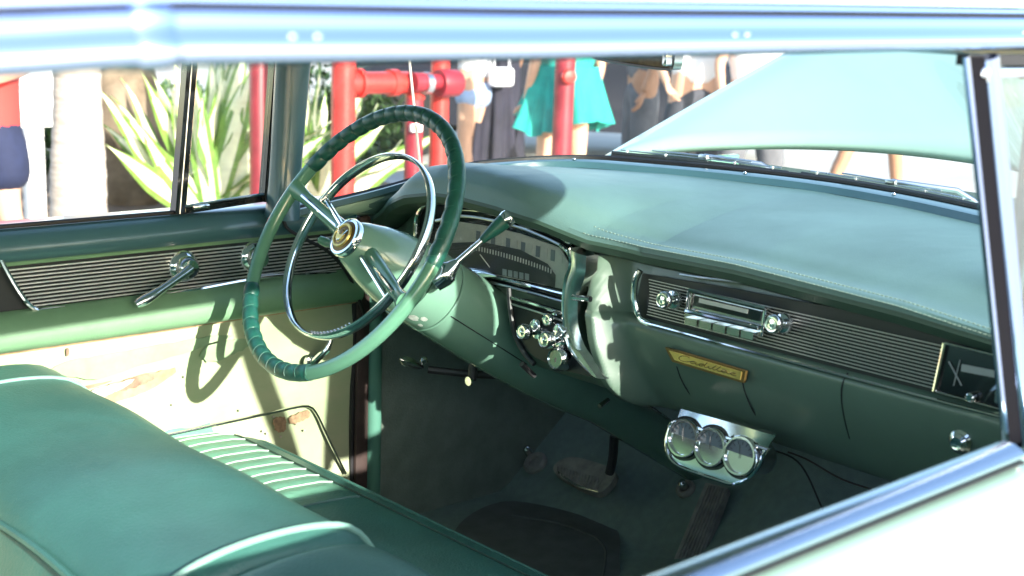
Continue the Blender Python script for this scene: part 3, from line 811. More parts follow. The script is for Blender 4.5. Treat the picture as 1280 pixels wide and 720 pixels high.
# ---- floor, toe board, firewall -----------------------------------------
fl = MB().mat('carpet')
ZF = .33
def flo(x, y):
    z = ZF if x < 2.02 else ZF + (x-2.02)*.82
    tun = .11*math.exp(-(y/.17)**2)*min(1, max(0, (x-1.2)/.8)) 
    return z + tun
X = np.r_[np.linspace(-1.2, 1.9, 20), np.linspace(1.95, 2.1, 6), np.linspace(2.15, 2.45, 6)]
fl.grid([[(x, y, flo(x, y)) for y in np.linspace(-.79, .79, 41)] for x in X])
fl.grid([[(2.45, y, z) for y in np.linspace(-.79, .79, 9)] for z in (flo(2.45, .7), 1.12)])
flo_o = fl.build('floor_pan', car, angle=60); flo_o['label'] = 'dark green carpeted floor and toe board'
for s in (-1, 1):
    kp = MB().mat('kick')
    kp.grid([[(x, s*(.765-.02*max(0, x-1.9)), z) for x in np.linspace(1.636, 2.46, 8)] for z in (.31, .7, 1.06)])
    kp.build('kick_panel', car)
kp = MB().mat('kick')
kp.grid([[(-1.2, y, z) for y in (-.79, .79)] for z in (.3, 1.0)])
kp.grid([[(x, y, 1.0) for y in (-.79, .79)] for x in (-1.2, -1.7)])
kp.build('bulkhead', car)
# rear seat suggestion: bench
rs = MB().mat('seat')
pr = [(-.35, .34), (-.30, .52), (-.40, .58), (-.75, .55), (-.80, .62), (-.92, .98), (-1.05, 1.02), (-1.15, .95), (-1.15, .34)]
rs.grid([[(q.x, y, q.z) for q in cr([(a, 0, c) for a, c in pr], 40)] for y in np.linspace(-.72, .72, 13)])
rs.build('back_bench', car)
TP = (2.02, 0, ZF); TN = (-.82, 0, 1)        # toe-board plane
def toe(px, py, d=0.):
    n_ = V((-.82, 0, 1)).normalized(); return atp(px, py, np.array(TP)+np.array(n_)*d, TN)
def slab(mb, pts, d, th, off=toe):
    n__ = V((-.82, 0, 1)).normalized(); P_ = cr([off(*p, d) for p in pts], 40, True); return mb.prism(P_, -n__*th)
# brake pedal
bp = MB().mat('pedal')
pl = [(693, 590), (696, 578), (715, 571), (745, 578), (768, 588), (764, 603), (748, 616), (722, 608)]
slab(bp, pl, .10, .018)
for k in range(15):
    t = k/14; a = toe(697+t*55, 583+t*16, .102); c = toe(697+t*50, 593+t*19, .102)
    bp.tube([a, c], .0016, 6)
bp.mat('chromeworn').tube(cr([toe(697, 590, .100), toe(722, 607, .100), toe(748, 615, .100)], 12), .003, 8)
bp.mat('engine').tube(cr([toe(762, 592, .10), toe(766, 572, .13), toe(768, 545, .17)], 14), [.010]*14, 8)
bp.build('brake_pedal', car)
gpdl = MB().mat('pedal')
gpdl.prism([toe(882, 603, .06), toe(910, 610, .06), toe(875, 705, .035), toe(842, 700, .035)], (.01, 0, -.014))
for k in range(7):
    t = (k+.5)/7; gpdl.tube([toe(884+t*24, 606+t*5, .063), toe(845+t*28, 698+t*5, .038)], .0022, 6)
gpdl.build('gas_pedal', car)
for (px, py, rx) in ((670, 580, .030), (858, 613, .022)):
    q = MB(); o_ = toe(px, py, .002)
    q.mat('pedal').lathe([(0, rx), (.008, rx), (.014, rx*.8), (.012, rx*.5), (.006, rx*.45)], o_, (-.82, 0, 1), 24)
    q.mat('chromeworn').lathe([(.004, .010), (.03, .009), (.034, .004)], o_ if px > 700 else toe(664, 570, .002), (-.82, 0, 1), 14)
    q.build('floor_switch', car)
fm = MB().mat('mat')
def flp(px, py, d=0): 
    p = at(px, py, z=ZF+.004+d); return p
P_ = cr([flp(*p) for p in [(570, 665), (622, 632), (680, 636), (750, 656), (772, 668), (774, 700), (768, 740), (700, 800), (560, 740)]], 50, True)
fm.prism(P_, (0, 0, .008))
P2 = cr([flp(*p, .008) for p in [(745, 672), (757, 690), (752, 730)]], 20); fm.tube(P2, .003, 6)
P3 = cr([flp(*p, .008) for p in [(640, 645), (700, 655), (745, 672)]], 20); fm.tube(P3, .003, 6)
fm.build('floor_mat', car)
fe = MB().mat('sill')   # carpet edge piping along toe board
fe.tube(cr([toe(530, 645, .0), toe(575, 637, .0), toe(612, 632, .0)], 14), .004, 6)
fe.mat('brown').tube(cr([toe(612, 632, .002), toe(640, 590, .002), toe(660, 555, .002), toe(670, 530, .002)], 16), .003, 6)
fe.build('carpet_edge', car)
vent = MB().mat('ribdark')
for k in range(5):
    vent.box((2.44, .52+.045*k, .72), (.01, .010, .13))
vent.box((2.445, .61, .72), (.006, .26, .16)); vent.build('heater_vent', car)

# ---- front seat --------------------------------------------------------------
def backprof(k=0, dz=0):
    return [(1.055, .50), (1.005, .62), (.965, .72), (.938, .780), (.900, .814), (.83, .826), (.74, .822), (.67, .804), (.625, .772), (.598, .70), (.57, .58), (.545, .40)]
def backrest(mb, y0, y1, key, sh=0., r0=True, r1=True):
    n = 26; rows = []
    for i in range(n+1):
        y = y0+(y1-y0)*i/n
        e = 0
        d0 = abs(y-y0); d1 = abs(y1-y)
        rr = .035
        if r0 and d0 < rr: e = max(e, 1-math.sqrt(1-((rr-d0)/rr)**2))
        if r1 and d1 < rr: e = max(e, 1-math.sqrt(1-((rr-d1)/rr)**2))
        c = cr([(a, 0, b_) for a, b_ in backprof()], 44)
        rows.append([V((q.x+(.80-q.x)*e*.10+sh, y, q.z-e*.022+(.004*math.sin(y*23+q.x*9) if e == 0 else 0))) for q in c])
    mb.mat(key).grid(rows); mb.fan(rows[0]); mb.fan(rows[-1][::-1])
seatE = MB(); 
# non-uniform y stations so that the rounded ends are smooth
def backrest2(y0, y1, key, sh=0., dz=0.):
    mb = MB().mat(key); s_ = 1 if y1 > y0 else -1; rr = .035
    Y = [y0+s_*rr*(1-math.cos(a)) for a in np.linspace(0, PI/2, 8)] + list(np.linspace(y0+s_*rr*1.4, y1-s_*rr*1.4, 26)) + [y1-s_*rr*(1-math.sin(a)) for a in np.linspace(0, PI/2, 8)]
    rows = []
    for y in Y:
        d = min(abs(y-y0), abs(y1-y)); e = 1-math.sqrt(max(0, 1-((rr-d)/rr)**2)) if d < rr else 0
        c = cr([(a, 0, b_) for a, b_ in backprof()], 44)
        rows.append([V((q.x+(.80-q.x)*e*.13+sh+.004*math.sin(y*9+q.z*5), y, q.z-e*.03+dz+.0035*math.sin(y*17+q.x*7)+.012*math.exp(-((y-.72)/.15)**2))) for q in c])
    mb.grid(rows); mb.fan(rows[0]); mb.fan(rows[-1][::-1])
    return mb, rows
fs, rowsA = backrest2(-.185, .735, 'seat')
seat = empty('front_seat'); seat.parent = car
seat = fs.build('front_seat_back', car); bpy.data.objects.remove(bpy.data.objects['front_seat']); seat.name = 'bench_seat'
seat['label'] = 'teal vinyl front bench seat, driver side'
fs2, rowsB = backrest2(-.73, -.190, 'seat', sh=-.006, dz=-.006)
fs2.build('passenger_backrest', seat)
# piping loops
def loop(y, lift=.0035, sh=0., dz=0.):
    c = cr([(a, 0, b_) for a, b_ in backprof()], 60)
    # outward offset
    out = []
    for i, q in enumerate(c):
        t = (c[min(i+1, 59)]-c[max(i-1, 0)]).normalized(); nn = V((t.z, 0, -t.x)); 
        if nn.z < 0 and abs(t.x) > .3: nn = -nn
        nz = V((q.x-.80, 0, q.z-.55)).normalized()
        out.append(V((q.x+sh+.004*math.sin(y*9+q.z*5), y, q.z+dz+.0035*math.sin(y*17+q.x*7)+.012*math.exp(-((y-.72)/.15)**2)))+nz*lift)
    return out
pi_ = MB().mat('piping')
pi_.tube(loop(-.160, .001), .0045, 8); pi_.tube(loop(.615, .001), .0036, 8)
# rear long piping
pi_.mat('seat').tube([V((.618, y, .770+.0035*math.sin(y*17))) for y in np.linspace(-.16, .71, 30)], .006, 8)
pi_.build('backrest_piping', seat)
# cushion
def cush(x, y):
    z = float(ip(x, [.80, .95, 1.05, 1.15, 1.24, 1.30, 1.325, 1.335, 1.34], [.545, .585, .615, .628, .622, .603, .585, .555, .50]))
    e = sm(abs(y), .66, .75)
    return z + .017 - .012*e*e
cu = MB()
def pleat(y): return .0035*abs(math.sin((y-.37)/.0405*PI)) if y > .33 else 0
Yc = np.r_[np.linspace(-.75, .32, 40), np.linspace(.325, .75, 100)]
Xc = np.r_[np.linspace(.80, 1.26, 22), np.linspace(1.27, 1.34, 12)]
def crow(Xs, y, pl=True): return [V((x, y, cush(x, y)+(pleat(y)*(1-sm(x, 1.22, 1.27)) if pl else 0))) for x in Xs]
Yp = np.linspace(.325, .75, 100); Yn = np.linspace(-.75, .325, 40)
Xp = list(np.linspace(.80, 1.255, 22)); Xe = list(np.linspace(1.255, 1.34, 16))
cu.mat('pleat').grid([crow(Xp, y) for y in Yp])
cu.mat('seat').grid([crow(Xe, y) for y in Yp]); cu.grid([crow(Xp+Xe[1:], y) for y in Yn])
cu.grid([[V((1.34, y, .50)), V((1.335, y, .44)), V((1.31, y, .335))] for y in np.r_[Yn, Yp]])
cu.grid([[V((x, .75, cush(x, .75))), V((x, .76, .45)), V((x, .755, .335))] for x in Xp+Xe])
cuo = cu.build('seat_cushion', seat)
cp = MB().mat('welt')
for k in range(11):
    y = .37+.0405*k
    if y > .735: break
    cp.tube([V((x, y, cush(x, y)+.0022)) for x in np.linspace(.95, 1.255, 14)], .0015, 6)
cp.mat('pad').tube([V((x, .285, cush(x, .28)+.001)) for x in np.linspace(.9, 1.25, 14)], .002, 6)
cp.mat('lip').tube([V((1.262, y, cush(1.262, y)+.001)) for y in np.linspace(-.7, .74, 50)], .0024, 6)
cp.mat('seat').tube([V((1.318, y, cush(1.318, y)+.002)) for y in np.linspace(-.7, .745, 50)], .0042, 8)
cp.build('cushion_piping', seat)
hv = MB().mat('pleat')  # rumpled outboard flap of the cushion
rows = []
for i, x in enumerate(np.linspace(.98, 1.24, 24)):
    rows.append([V((x, .745+.018*t, cush(x, .75)+.006+.010*math.sin(t*2.6)+.006*math.sin(x*60+t*3)*t)) for t in np.linspace(-.6, 1, 7)])
hv.grid(rows); hv.build('cushion_flap', seat)

# ---- driver's door -------------------------------------------------------
dx0, dx1 = .12, 1.568
def doorL(mb, key, prof_, x0=dx0, x1=dx1, n=30, rs=18):
    mb.mat(key); c = cr([(0, y, z) for y, z in prof_], rs)
    def wob(x, z): return .0
    mb.grid([[V((x, q.y, q.z)) for q in c] for x in np.linspace(x0, x1, n)])
dl = MB()
doorL(dl, 'sill', [(.90, 1.03), (.875, 1.047), (.80, 1.052), (.765, 1.049), (.745, 1.036), (.738, 1.018), (.741, 1.003), (.748, .998)])
doorL(dl, 'roll', [(.748, .9985), (.752, .996), (.754, .990)], n=4, rs=4)
doorL(dl, 'roll', [(.752, .914), (.742, .912), (.725, .902), (.714, .886), (.711, .870), (.716, .856), (.730, .848), (.748, .846)])
# ribs backing
doorL(dl, 'ribdark', [(.756, .992), (.757, .95), (.756, .912)], n=4, rs=4)
driver = dl.build('driver_door', car, angle=60); driver['label'] = 'inner side of the far door, ribbed chrome band and faded panel'
lp = MB().mat('cream')
rows = []
for z in np.linspace(.849, .34, 40):
    rows.append([V((x, .752+.0035*math.sin(x*6+z*9)*sm(.849-z, 0, .06)+.0025*math.sin(x*17-z*21)*sm(.849-z, 0, .06)+.003*math.exp(-((z-.825+.05*math.sin(x*2.4))/.012)**2)*-1, z)) for x in np.linspace(dx0, dx1, 90)])
lp.grid(rows); lp.build('lower_panel', driver)
# welt between roll and lower panel
wl = MB().mat('tan').tube([(x, .742, .8455) for x in np.linspace(dx0, dx1, 20)], .003, 8)
wl.build('panel_welt', driver)
rb = MB().mat('rib')
N = 11
for k in range(N):
    z = .984-k*.0066
    xl = .856+(.984-z)*.62+.004
    rb.tube([V((xl, .7505, z)), V((1.555, .7505, z-.001))], .0016, 6)
rb.build('ribbed_panel', driver)
tr = MB().mat('chrome')
tr.tube(cr([at(-2, 318, y=.745), at(8, 338, y=.745), at(24, 365, y=.745), at(40, 384, y=.745), at(60, 387, y=.745), at(200, 370, y=.745), at(330, 347, y=.745), at(420, 341, y=.745)], 60), .0042, 8)
tr.tube([at(60, 387, y=.747)+V((0, 0, -.004)), at(330, 349, y=.747)+V((0, 0, -.004))], .002, 6)
tr.build('panel_trim', driver)
# map-pocket / kick trim wire
pk = MB().mat('chromeworn').tube(cr([at(190, 548, y=.744), at(260, 533, y=.744), at(330, 518, y=.744), at(370, 509, y=.744), at(386, 508, y=.744), at(396, 518, y=.744), at(412, 552, y=.744), at(432, 592, y=.744)], 40), .0030, 8)
pk.build('pocket_trim', driver)
# worn places : torn strip, stains
def patch(name, key, pts, y, amp=.0015, th=.0015):
    mb = MB().mat(key); P__ = cr([at(*p, y=y) for p in pts], 40, True)
    P__ = [p+V((random.uniform(-amp, amp), 0, random.uniform(-amp, amp))) for p in P__]; mb.prism(P__, (0, th, 0)); mb.build(name, driver)
patch('tan_backing', 'tan', [(100, 498), (140, 480), (200, 464), (222, 462), (196, 482), (160, 498), (124, 505)], .7442)
patch('torn_strip', 'tear', [(150, 478), (180, 468), (195, 471), (176, 482), (150, 490), (124, 497), (116, 494)], .7440)
patch('vinyl_flap', 'tearlight', [(108, 494), (120, 486), (150, 478), (168, 474), (156, 484), (132, 495), (118, 501)], .7424, .001)
patch('crease', 'tear', [(50, 491), (85, 484), (112, 482), (140, 476), (112, 486), (84, 489)], .7438, .0008)
patch('rust_stain', 'rust', [(343, 524), (356, 522), (357, 538), (349, 540), (343, 535)], .7440)
patch('rust_stain', 'rust', [(362, 522), (384, 513), (388, 520), (376, 527), (364, 530)], .7443)
for (a, b_) in ((333, 541), (328, 538), (350, 545), (380, 537), (370, 529), (341, 520), (300, 512), (230, 470), (215, 505)):
    patch('stain', 'tearlight', [(a, b_), (a+2, b_), (a+2, b_+2), (a, b_+2)], .7438, .0003)
patch('puncture', 'tear', [(83, 436), (86, 436), (86, 444), (83, 444)], .7438, .0003)
patch('faded_patch', 'fadedmint', [(84, 452), (150, 440), (240, 424), (292, 418), (262, 432), (200, 450), (150, 466), (120, 474), (84, 470), (60, 463)], .7446, .002, .0012)
patch('faded_patch', 'fadedmint', [(262, 430), (300, 424), (318, 428), (290, 444), (262, 452), (250, 444)], .7446, .002, .0012)
# cranks
def crank(p0, p1, name, yk=.742):
    q = MB(); c = at(*p0, y=yk); e = at(*p1, y=yk-.035)
    q.mat('chrome').lathe([(-.02, .030), (0, .030), (.006, .027), (.010, .020), (.012, .022), (.022, .021), (.028, .016), (.029, .001)], c+V((0, .008, 0)), (0, -1, 0), 32)
    if e is not None and p1 != p0:
        q.tube(cr([c+V((0, -.018, 0)), c.lerp(e, .35)+V((0, -.016, 0)), c.lerp(e, .75)+V((0, -.010, 0)), e], 18), [.010, .0095, .009, .0085, .008, .0078, .0075, .0075, .0075, .0075, .0078, .0085, .009, .0095, .010, .010, .009, .006], 12)
    q.build(name, driver)
crank((232, 334), (170, 381), 'window_crank')
crank((320, 322), (320, 322), 'vent_crank')
q = MB().mat('chrome')   # door pull lever below
A_, B_ = at(388, 452, y=.735), at(414, 422, y=.70)
q.lathe([(0, .016), (.008, .014), (.012, .006)], A_, (0, -1, 0), 20); q.tube([A_+V((0, -.01, 0)), A_.lerp(B_, .6)+V((0, -.015, 0)), B_], [.008, .007, .005], 10)
q.build('door_lever', driver)
q = MB().mat('black').tube(cr([at(352, 262, y=.735), at(358, 284, y=.732), at(380, 298, y=.725), at(412, 316, y=.72), at(436, 345, y=.72), at(450, 378, y=.72), at(458, 402, y=.73)], 30), .0036, 8)
q.build('door_edge_seal', driver)
q = MB().mat('black').tube([(x, .772, 1.055) for x in (dx0, .8, 1.22)], .004, 6)
q.build('window_channel', driver)
# outer skin of both doors
for s, par in ((1, driver),):
    q = MB().mat('paint'); side_skin(q, s, dx0, 1.638, 16); q.build('outer_skin', par, solid=.003)
# vent window, left
def ventwin(s, parent):
    y = s*.772
    if s > 0:
        pb = at(222, 266, y=y); pt = at(236, 92, y=y); fb = at(332, 252, y=y); ft = at(344, 92, y=y)
    else:
        pb = V((1.188, y, 1.055)); pt = V((1.130, y, 1.412)); fb = V((1.36, y, 1.055)); ft = V((1.392, y, 1.405))
    # extend to rail
    pt = pb + (pt-pb)*((1.412-pb.z)/(pt.z-pb.z)); ft = fb+(ft-fb)*((1.405-fb.z)/(ft.z-fb.z))
    q = MB()
    q.mat('blackgloss').tube([pb, pt], .0145, 4, up=(1, 1, 0)) if s > 0 else None
    if s > 0:
        q.mat('chromeworn').tube([pb+V((.012, -.006, 0)), pt+V((.012, -.006, 0))], .0016, 8)
        q.mat('satin').tube([pb+V((-.002, -.0125, 0)), pt+V((-.002, -.0125, 0))], .0014, 8)
        q.mat('blackgloss').tube([fb, ft], .0145, 4, up=(1, 1, 0))
        q.mat('satin').tube([fb+V((-.004, -.013, 0)), ft+V((-.004, -.013, 0))], .0014, 8)
        q.mat('black').tube([fb+V((.018, -.006, -.005)), ft+V((.018, -.006, 0))], .008, 8)
        q.mat('blackgloss').tube([pb+V((.01, 0, .004)), fb+V((0, 0, .008))], .009, 4, up=(0, 1, 1))
        q.mat('chromeworn').tube([pb+V((.01, -.008, .012)), fb+V((-.01, -.008, .016))], .003, 8)
        q.box(pb.lerp(fb, .22)+V((0, -.012, .008)), (.035, .01, .01), bev=.003)
    q.build('vent_frame', parent)
    gl = MB().mat('glass').prism([pb+V((.01, 0, .01)), pt+V((.01, 0, 0)), ft+V((-.01, 0, 0)), fb+V((-.01, 0, .01))], (0, s*.003, 0))
    gl.build('vent_glass', parent)
ventwin(1, driver)

# ---- passenger's door (nearest the camera) -------------------------------
q = MB().mat('paint')
side_skin(q, -1, dx0, 1.638, 20)
q.mat('paint').grid([[V((x, -.866, 1.038)), V((x, -.850, 1.034)), V((x, -.83, 1.028))] for x in np.linspace(dx0, 1.638, 6)])
near = q.build('passenger_door', car, solid=.003); near['label'] = 'near door with chrome belt line, window wound down'
q = MB()
# inner trim of the near door (seen from inside views)
q.mat('cream').grid([[V((x, y, z)) for y, z in [(-.83, 1.020), (-.79, 1.005), (-.765, .998), (-.745, .985), (-.738, .97), (-.75, .96), (-.75, .91), (-.715, .88), (-.73, .85), (-.75, .84), (-.75, .34)]] for x in np.linspace(dx0, 1.38, 6)])
q.build('inner_trim', near)
def railx(mb, key, prof_, x0, x1, n=12):
    mb.mat(key); rows = [[V((x, y, z)) for y, z in prof_] for x in np.linspace(x0, x1, n)]
    mb.grid(rows, cv=True); mb.fan(rows[0]); mb.fan(rows[-1][::-1])
q = MB()
railx(q, 'beltmetal', [(-.866, 1.040), (-.8705, 1.0435), (-.8712, 1.0475), (-.868, 1.0515), (-.860, 1.0550), (-.850, 1.0555), (-.843, 1.0525), (-.840, 1.046), (-.840, 1.030)], dx0-.25, 1.178)
railx(q, 'ribdark', [(-.866, 1.0385), (-.8722, 1.0385), (-.8722, 1.0415), (-.866, 1.0415)], dx0-.25, 1.178)
railx(q, 'black', [(-.838, 1.020), (-.838, 1.040), (-.833, 1.040), (-.833, 1.020)], dx0-.25, 1.178)
q.build('belt_trim', near)
# vent frame: divider bar near camera
q = MB()
Pb = at(1262, 560, y=-.81); Pt = at(1211, 62, y=-.80)
dv = (Pt-Pb)
def post(mb, key, o0, w, d):
    mb.mat(key); c = [V((-w/2, -d/2, 0)), V((w/2, -d/2, 0)), V((w/2, d/2, 0)), V((-w/2, d/2, 0))]
    rows = [[Pb+dv*t+V(o0)+k for k in c] for t in (-.08, 0, .5, .985)]
    mb.grid(rows, cv=True); mb.fan(rows[-1])
post(q, 'channel', (.008, .001, 0), .026, .008)
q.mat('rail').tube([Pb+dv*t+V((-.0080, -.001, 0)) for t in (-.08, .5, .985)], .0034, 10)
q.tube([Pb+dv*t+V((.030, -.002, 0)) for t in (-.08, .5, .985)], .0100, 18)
# top channel forward of the bar
T = Pb+dv*.985
q.mat('black').box(T+V((.13, .004, -.003)), (.27, .012, .010)); q.mat('chrome').box(T+V((.15, -.002, -.0145)), (.27, .012, .009), bev=.002)
q.mat('chrome').box(T+V((.030, 0, -.016)), (.008, .014, .016), bev=.002)
# forward post of the vent window
F0 = V((1.362, -.775, 1.03)); F1 = V((1.378, -.765, 1.40))
q.mat('blackgloss').tube([F0, F1], .012, 4, up=(1, 1, 0)); q.mat('chrome').tube([F0+V((-.01, -.008, 0)), F1+V((-.01, -.008, 0))], .004, 8)
q.mat('chrome').tube([Pb+V((.01, 0, -.02)), F0+V((0, 0, .0))], .006, 8)
q.build('vent_frame', near)
gl = MB().mat('glass').prism([Pb+V((.030, .004, .0)), T+V((.030, .004, -.01)), F1+V((-.01, 0, 0)), F0+V((-.01, 0, 0))], (0, .003, 0)); gl.build('vent_glass', near)

# ---- mirror, antenna ------------------------------------------------------
q = MB()
mo = [at(738, 66, x=1.60), at(745, 73, x=1.60), at(790, 81, x=1.60), at(836, 87, x=1.60), at(842, 84, x=1.60), at(844, 62, x=1.60), at(842, 48, x=1.60), at(750, 40, x=1.60), at(736, 50, x=1.60)]
q.mat('chromeworn').prism(cr(mo, 40, True), (.02, 0, 0))
pin = [p for p in cr(mo, 40, True)]
cen = sum(pin, V((0, 0, 0)))/len(pin)
q.mat('blackgloss').tube([cen+(p-cen)*.97+V((-.002, 0, 0)) for p in pin], .003, 6, closed=True)
q.mat('tear').prism([cen+(p-cen)*.94 for p in pin], (-.003, 0, 0))
q.mat('chrome').box(at(838, 72, x=1.597), (.03, .010, .026), bev=.003)
q.mat('chrome').tube([cen+V((.02, 0, 0)), V((1.68, cen.y, 1.445))], .006, 8)
q.build('rear_view_mirror', car)
q = MB().mat('khaki'); a0 = at(528, 236, y=.90); a1 = at(512, 78, y=.905); a1 = a0+(a1-a0)*1.9
q.tube([a0, a1], [.0032, .0024], 8); q.mat('chrome').lathe([(0, .016), (.02, .012), (.035, .006)], a0-V((0, 0, .03)), (0, 0, 1), 16)
q.build('antenna', body)

# ================================================================== SURROUNDINGS
g = MB().mat('concrete'); g.grid([[(x, y, 0) for x in np.linspace(-400, 400, 9)] for y in np.linspace(-400, 400, 9)])
tag(g.build('ground'), kind='structure')
g = MB().mat('soil')
g.prism(cr([(x, y, .004) for x, y in [(2.2, 6.2), (3.3, 5.6), (4.6, 5.2), (5.9, 5.6), (6.4, 7.4), (5.4, 9.6), (3.6, 9.6), (2.6, 8.2)]], 50, True), (0, 0, .05))
tag(g.build('planting_bed'), kind='structure')

# fire pipes --------------------------------------------------------------------
YP = 4.35
def vpipe(mb, key, px, pyref, r, z0, z1, y=YP):
    c = at(px, pyref, y=y); mb.mat(key).lathe([(z0, r), (z1, r)], (c.x, c.y, 0), (0, 0, 1), 32); return c
sp = empty('fire_standpipe', (at(430, 160, y=YP).x, YP, 0)); tag(sp, 'red fire sprinkler standpipe with a horizontal branch and open coupling behind the steering wheel', 'standpipe')
def wbuild(mb, name, parent): 
    o = mb.build(name, parent); o.matrix_parent_inverse = Matrix.Translation(-parent.location) if parent.rotation_euler.z == 0 else (Matrix.LocRotScale(parent.location, parent.rotation_euler, None)).inverted(); return o
q = MB(); cA = vpipe(q, 'red', 429, 160, .064, 0, 1.9); wbuild(q, 'riser_pipe', sp)
q = MB(); cC = vpipe(q, 'red', 549, 150, .053, 0, 1.9); wbuild(q, 'riser_pipe', sp)
h0 = at(440, 104, y=YP); h1 = at(505, 104, y=YP)
q = MB(); cB = at(517, 180, y=YP-.02); q.mat('reddk').lathe([(0, .050), (h1.z-.05, .050)], (cB.x, YP-.02, 0), (0, 0, 1), 28)
wbuild(q, 'riser_pipe', sp)
hz_ = h0.z
q = MB().mat('red')
q.tube([V((cA.x, YP, hz_)), V((cB.x-.05, YP-.01, hz_-.0)), V((cB.x, YP-.02, hz_-.02)), V((cB.x+.005, YP-.02, hz_-.09))], [.059, .061, .061, .054], 24)
q.lathe([(0, .073), (.045, .073)], V((cB.x-.16, YP, hz_)), (1, 0, 0), 28)
q.lathe([(0, .080), (.02, .080)], V((cA.x+.085, YP, hz_)), (1, 0, 0), 28)
wbuild(q, 'branch_pipe', sp)
e0 = at(515, 103, y=YP-.1); e1 = at(586, 105, y=YP-.1)
q = MB().mat('reddk')
q.lathe([(0, .055), (.09, .049), (.12, .044), (e1.x-e0.x-.15, .044)], e0, (1, 0, 0), 28)
wbuild(q, 'side_nipple', sp)
q = MB().mat('reddk'); cc = at(548, 104, y=YP-.1)
q.lathe([(0, .050), (0, .072), (.02, .078), (.125, .074), (.138, .066), (.138, .04)], cc, (1, 0, 0), 32); wbuild(q, 'coupling', sp)
q = MB().mat('satin').lathe([(0, .050), (0, .059), (.04, .059), (.04, .050)], at(529, 104, y=YP-.1), (1, 0, 0), 28); wbuild(q, 'clamp', sp)
q = MB().mat('white').box(at(520, 160, y=YP-.09), (.075, .03, .045), bev=.008); wbuild(q, 'tag_plate', sp)
sp2 = empty('fire_pipe_post', (at(705, 140, y=4.3).x, 4.3, 0)); tag(sp2, 'single dark red pipe post standing in front of the teal skirt', 'pipe', 'red pipe posts')
q = MB(); c = vpipe(q, 'reddk', 704, 140, .061, 0, 1.75, 4.3)
wbuild(q, 'post_pipe', sp2)
q = MB().mat('red').lathe([(0, .045), (.02, .047), (.035, .036), (.04, .001)], V((c.x-.03, c.y-.055, at(698, 95, y=4.3).z)), (-.3, -1, 0), 24); wbuild(q, 'outlet_cap', sp2)
sp3 = MB(); c = at(324, 170, y=5.2); sp3.mat('reddk').lathe([(0, .056), (1.75, .056), (1.78, .04), (1.78, .001)], (0, 0, 0), (0, 0, 1), 24)
o = sp3.build('fire_pipe_post', None, loc=(c.x, 5.2, 0)); tag(o, 'thin red pipe post among the variegated leaves beside the vent window', 'pipe', 'red pipe posts')

# palm ----------------------------------------------------------------------
pc = at(97, 262, y=5.1)
pm = empty('palm_tree', (pc.x, pc.y, 0)); tag(pm, 'pale ringed palm trunk behind the far door', 'palm tree')
q = MB().mat('trunk'); path = []; rad = []
for z in np.linspace(0, 5.2, 160):
    path.append(V((.05*math.sin(z*.4), 0, z))); rad.append((.112+.055*math.exp(-z*2.2)+.010*math.exp(-((z-.55)/.2)**2))*(1+.02*math.sin(z*62)))
q.tube(path, rad, 28); q.build('trunk', pm)
q = MB().mat('leafd')
for k in range(22):
    a = k*2.399; el = random.uniform(-.2, 1.1); L = random.uniform(1.6, 2.1); top = V((.05*math.sin(2.1), 0, 5.2))
    d_ = V((math.cos(a)*math.cos(el), math.sin(a)*math.cos(el), math.sin(el)))
    sp_ = [top + d_*(L*t) + V((0, 0, -.9*t*t*L*.6)) for t in np.linspace(0, 1, 16)]
    q.tube(sp_, list(np.linspace(.02, .004, 16)), 5)
    for i in range(2, 16):
        p = sp_[i]; tg = (sp_[i]-sp_[i-1]).normalized(); sd = tg.cross(V((0, 0, 1))).normalized()
        for s in (-1, 1):
            l = .42*math.sin(PI*i/17)+.08; e_ = p+sd*s*l+tg*.12+V((0, 0, -.15*l))
            q.fan([p-tg*.02, p+tg*.03, e_])
            p2 = p+tg*.05; q.fan([p2-tg*.02, p2+tg*.03, e_+tg*.06])
q.build('crown', pm)

# variegated strap-leaf plants -----------------------------------------------
def leaf(mb, base, tip, w, droop=.0, twist=.3):
    base, tip = V(base), V(tip); d_ = tip-base; L = d_.length; tg = d_.normalized()
    side = tg.cross(V((0, 1, 0)))
    if side.length < .1: side = V((1, 0, 0))
    side.normalize(); side = Quaternion(tg, twist) @ side; nn = side.cross(tg)
    n = 16; rows = []
    for i in range(n):
        t = i/(n-1); ww = w*(.35+.95*math.sin(PI*min(1, t**.75*.62+.19)))*(1-t**6)**.8*(1 if t < .55 else 1-((t-.55)/.45)**2*.95)
        c = base+d_*t+V((0, 0, -droop*t*t*L))+nn*(.02*math.sin(t*9+w*60))
        rows.append([c+side*(ww*u)+nn*(.22*ww*abs(u)+.006*math.sin(t*22+u*3)) for u in (-1, -.56, -.3, 0, .3, .56, 1)])
    b0 = len(mb.v)
    for r_ in rows: mb.v += [tuple(p) for p in r_]
    for i in range(n-1):
        for j in range(6):
            mb.mat('leafg' if j in (0, 5) else ('leafc' if j in (1, 2, 3, 4) else 'leafg'))
            if (j in (1, 4)) and (i//3) % 2 == 0 and w < .05: mb.mat('leafg')
            a = b0+i*7+j; mb.face([a, a+1, a+8, a+7])
def plant(name, label, base, leaves):
    e_ = empty(name, base); q = MB()
    for (tip, w, dr, tw) in leaves: leaf(q, (random.uniform(-.05, .05), random.uniform(-.05, .05), random.uniform(.02, .12)), V(tip)-V(base), w, dr, tw)
    q.build('foliage', e_, smooth=True, angle=80)
    q = MB().mat('trunk').lathe([(0, .10), (.08, .12), (.2, .08), (.22, .01)], (0, 0, 0), (0, 0, 1), 16); q.build('stem', e_)
    tag(e_, label, 'agave plant', 'variegated strap-leaf plants'); return e_
yb = 5.7
b1 = at(262, 285, y=yb); b1.z = .05
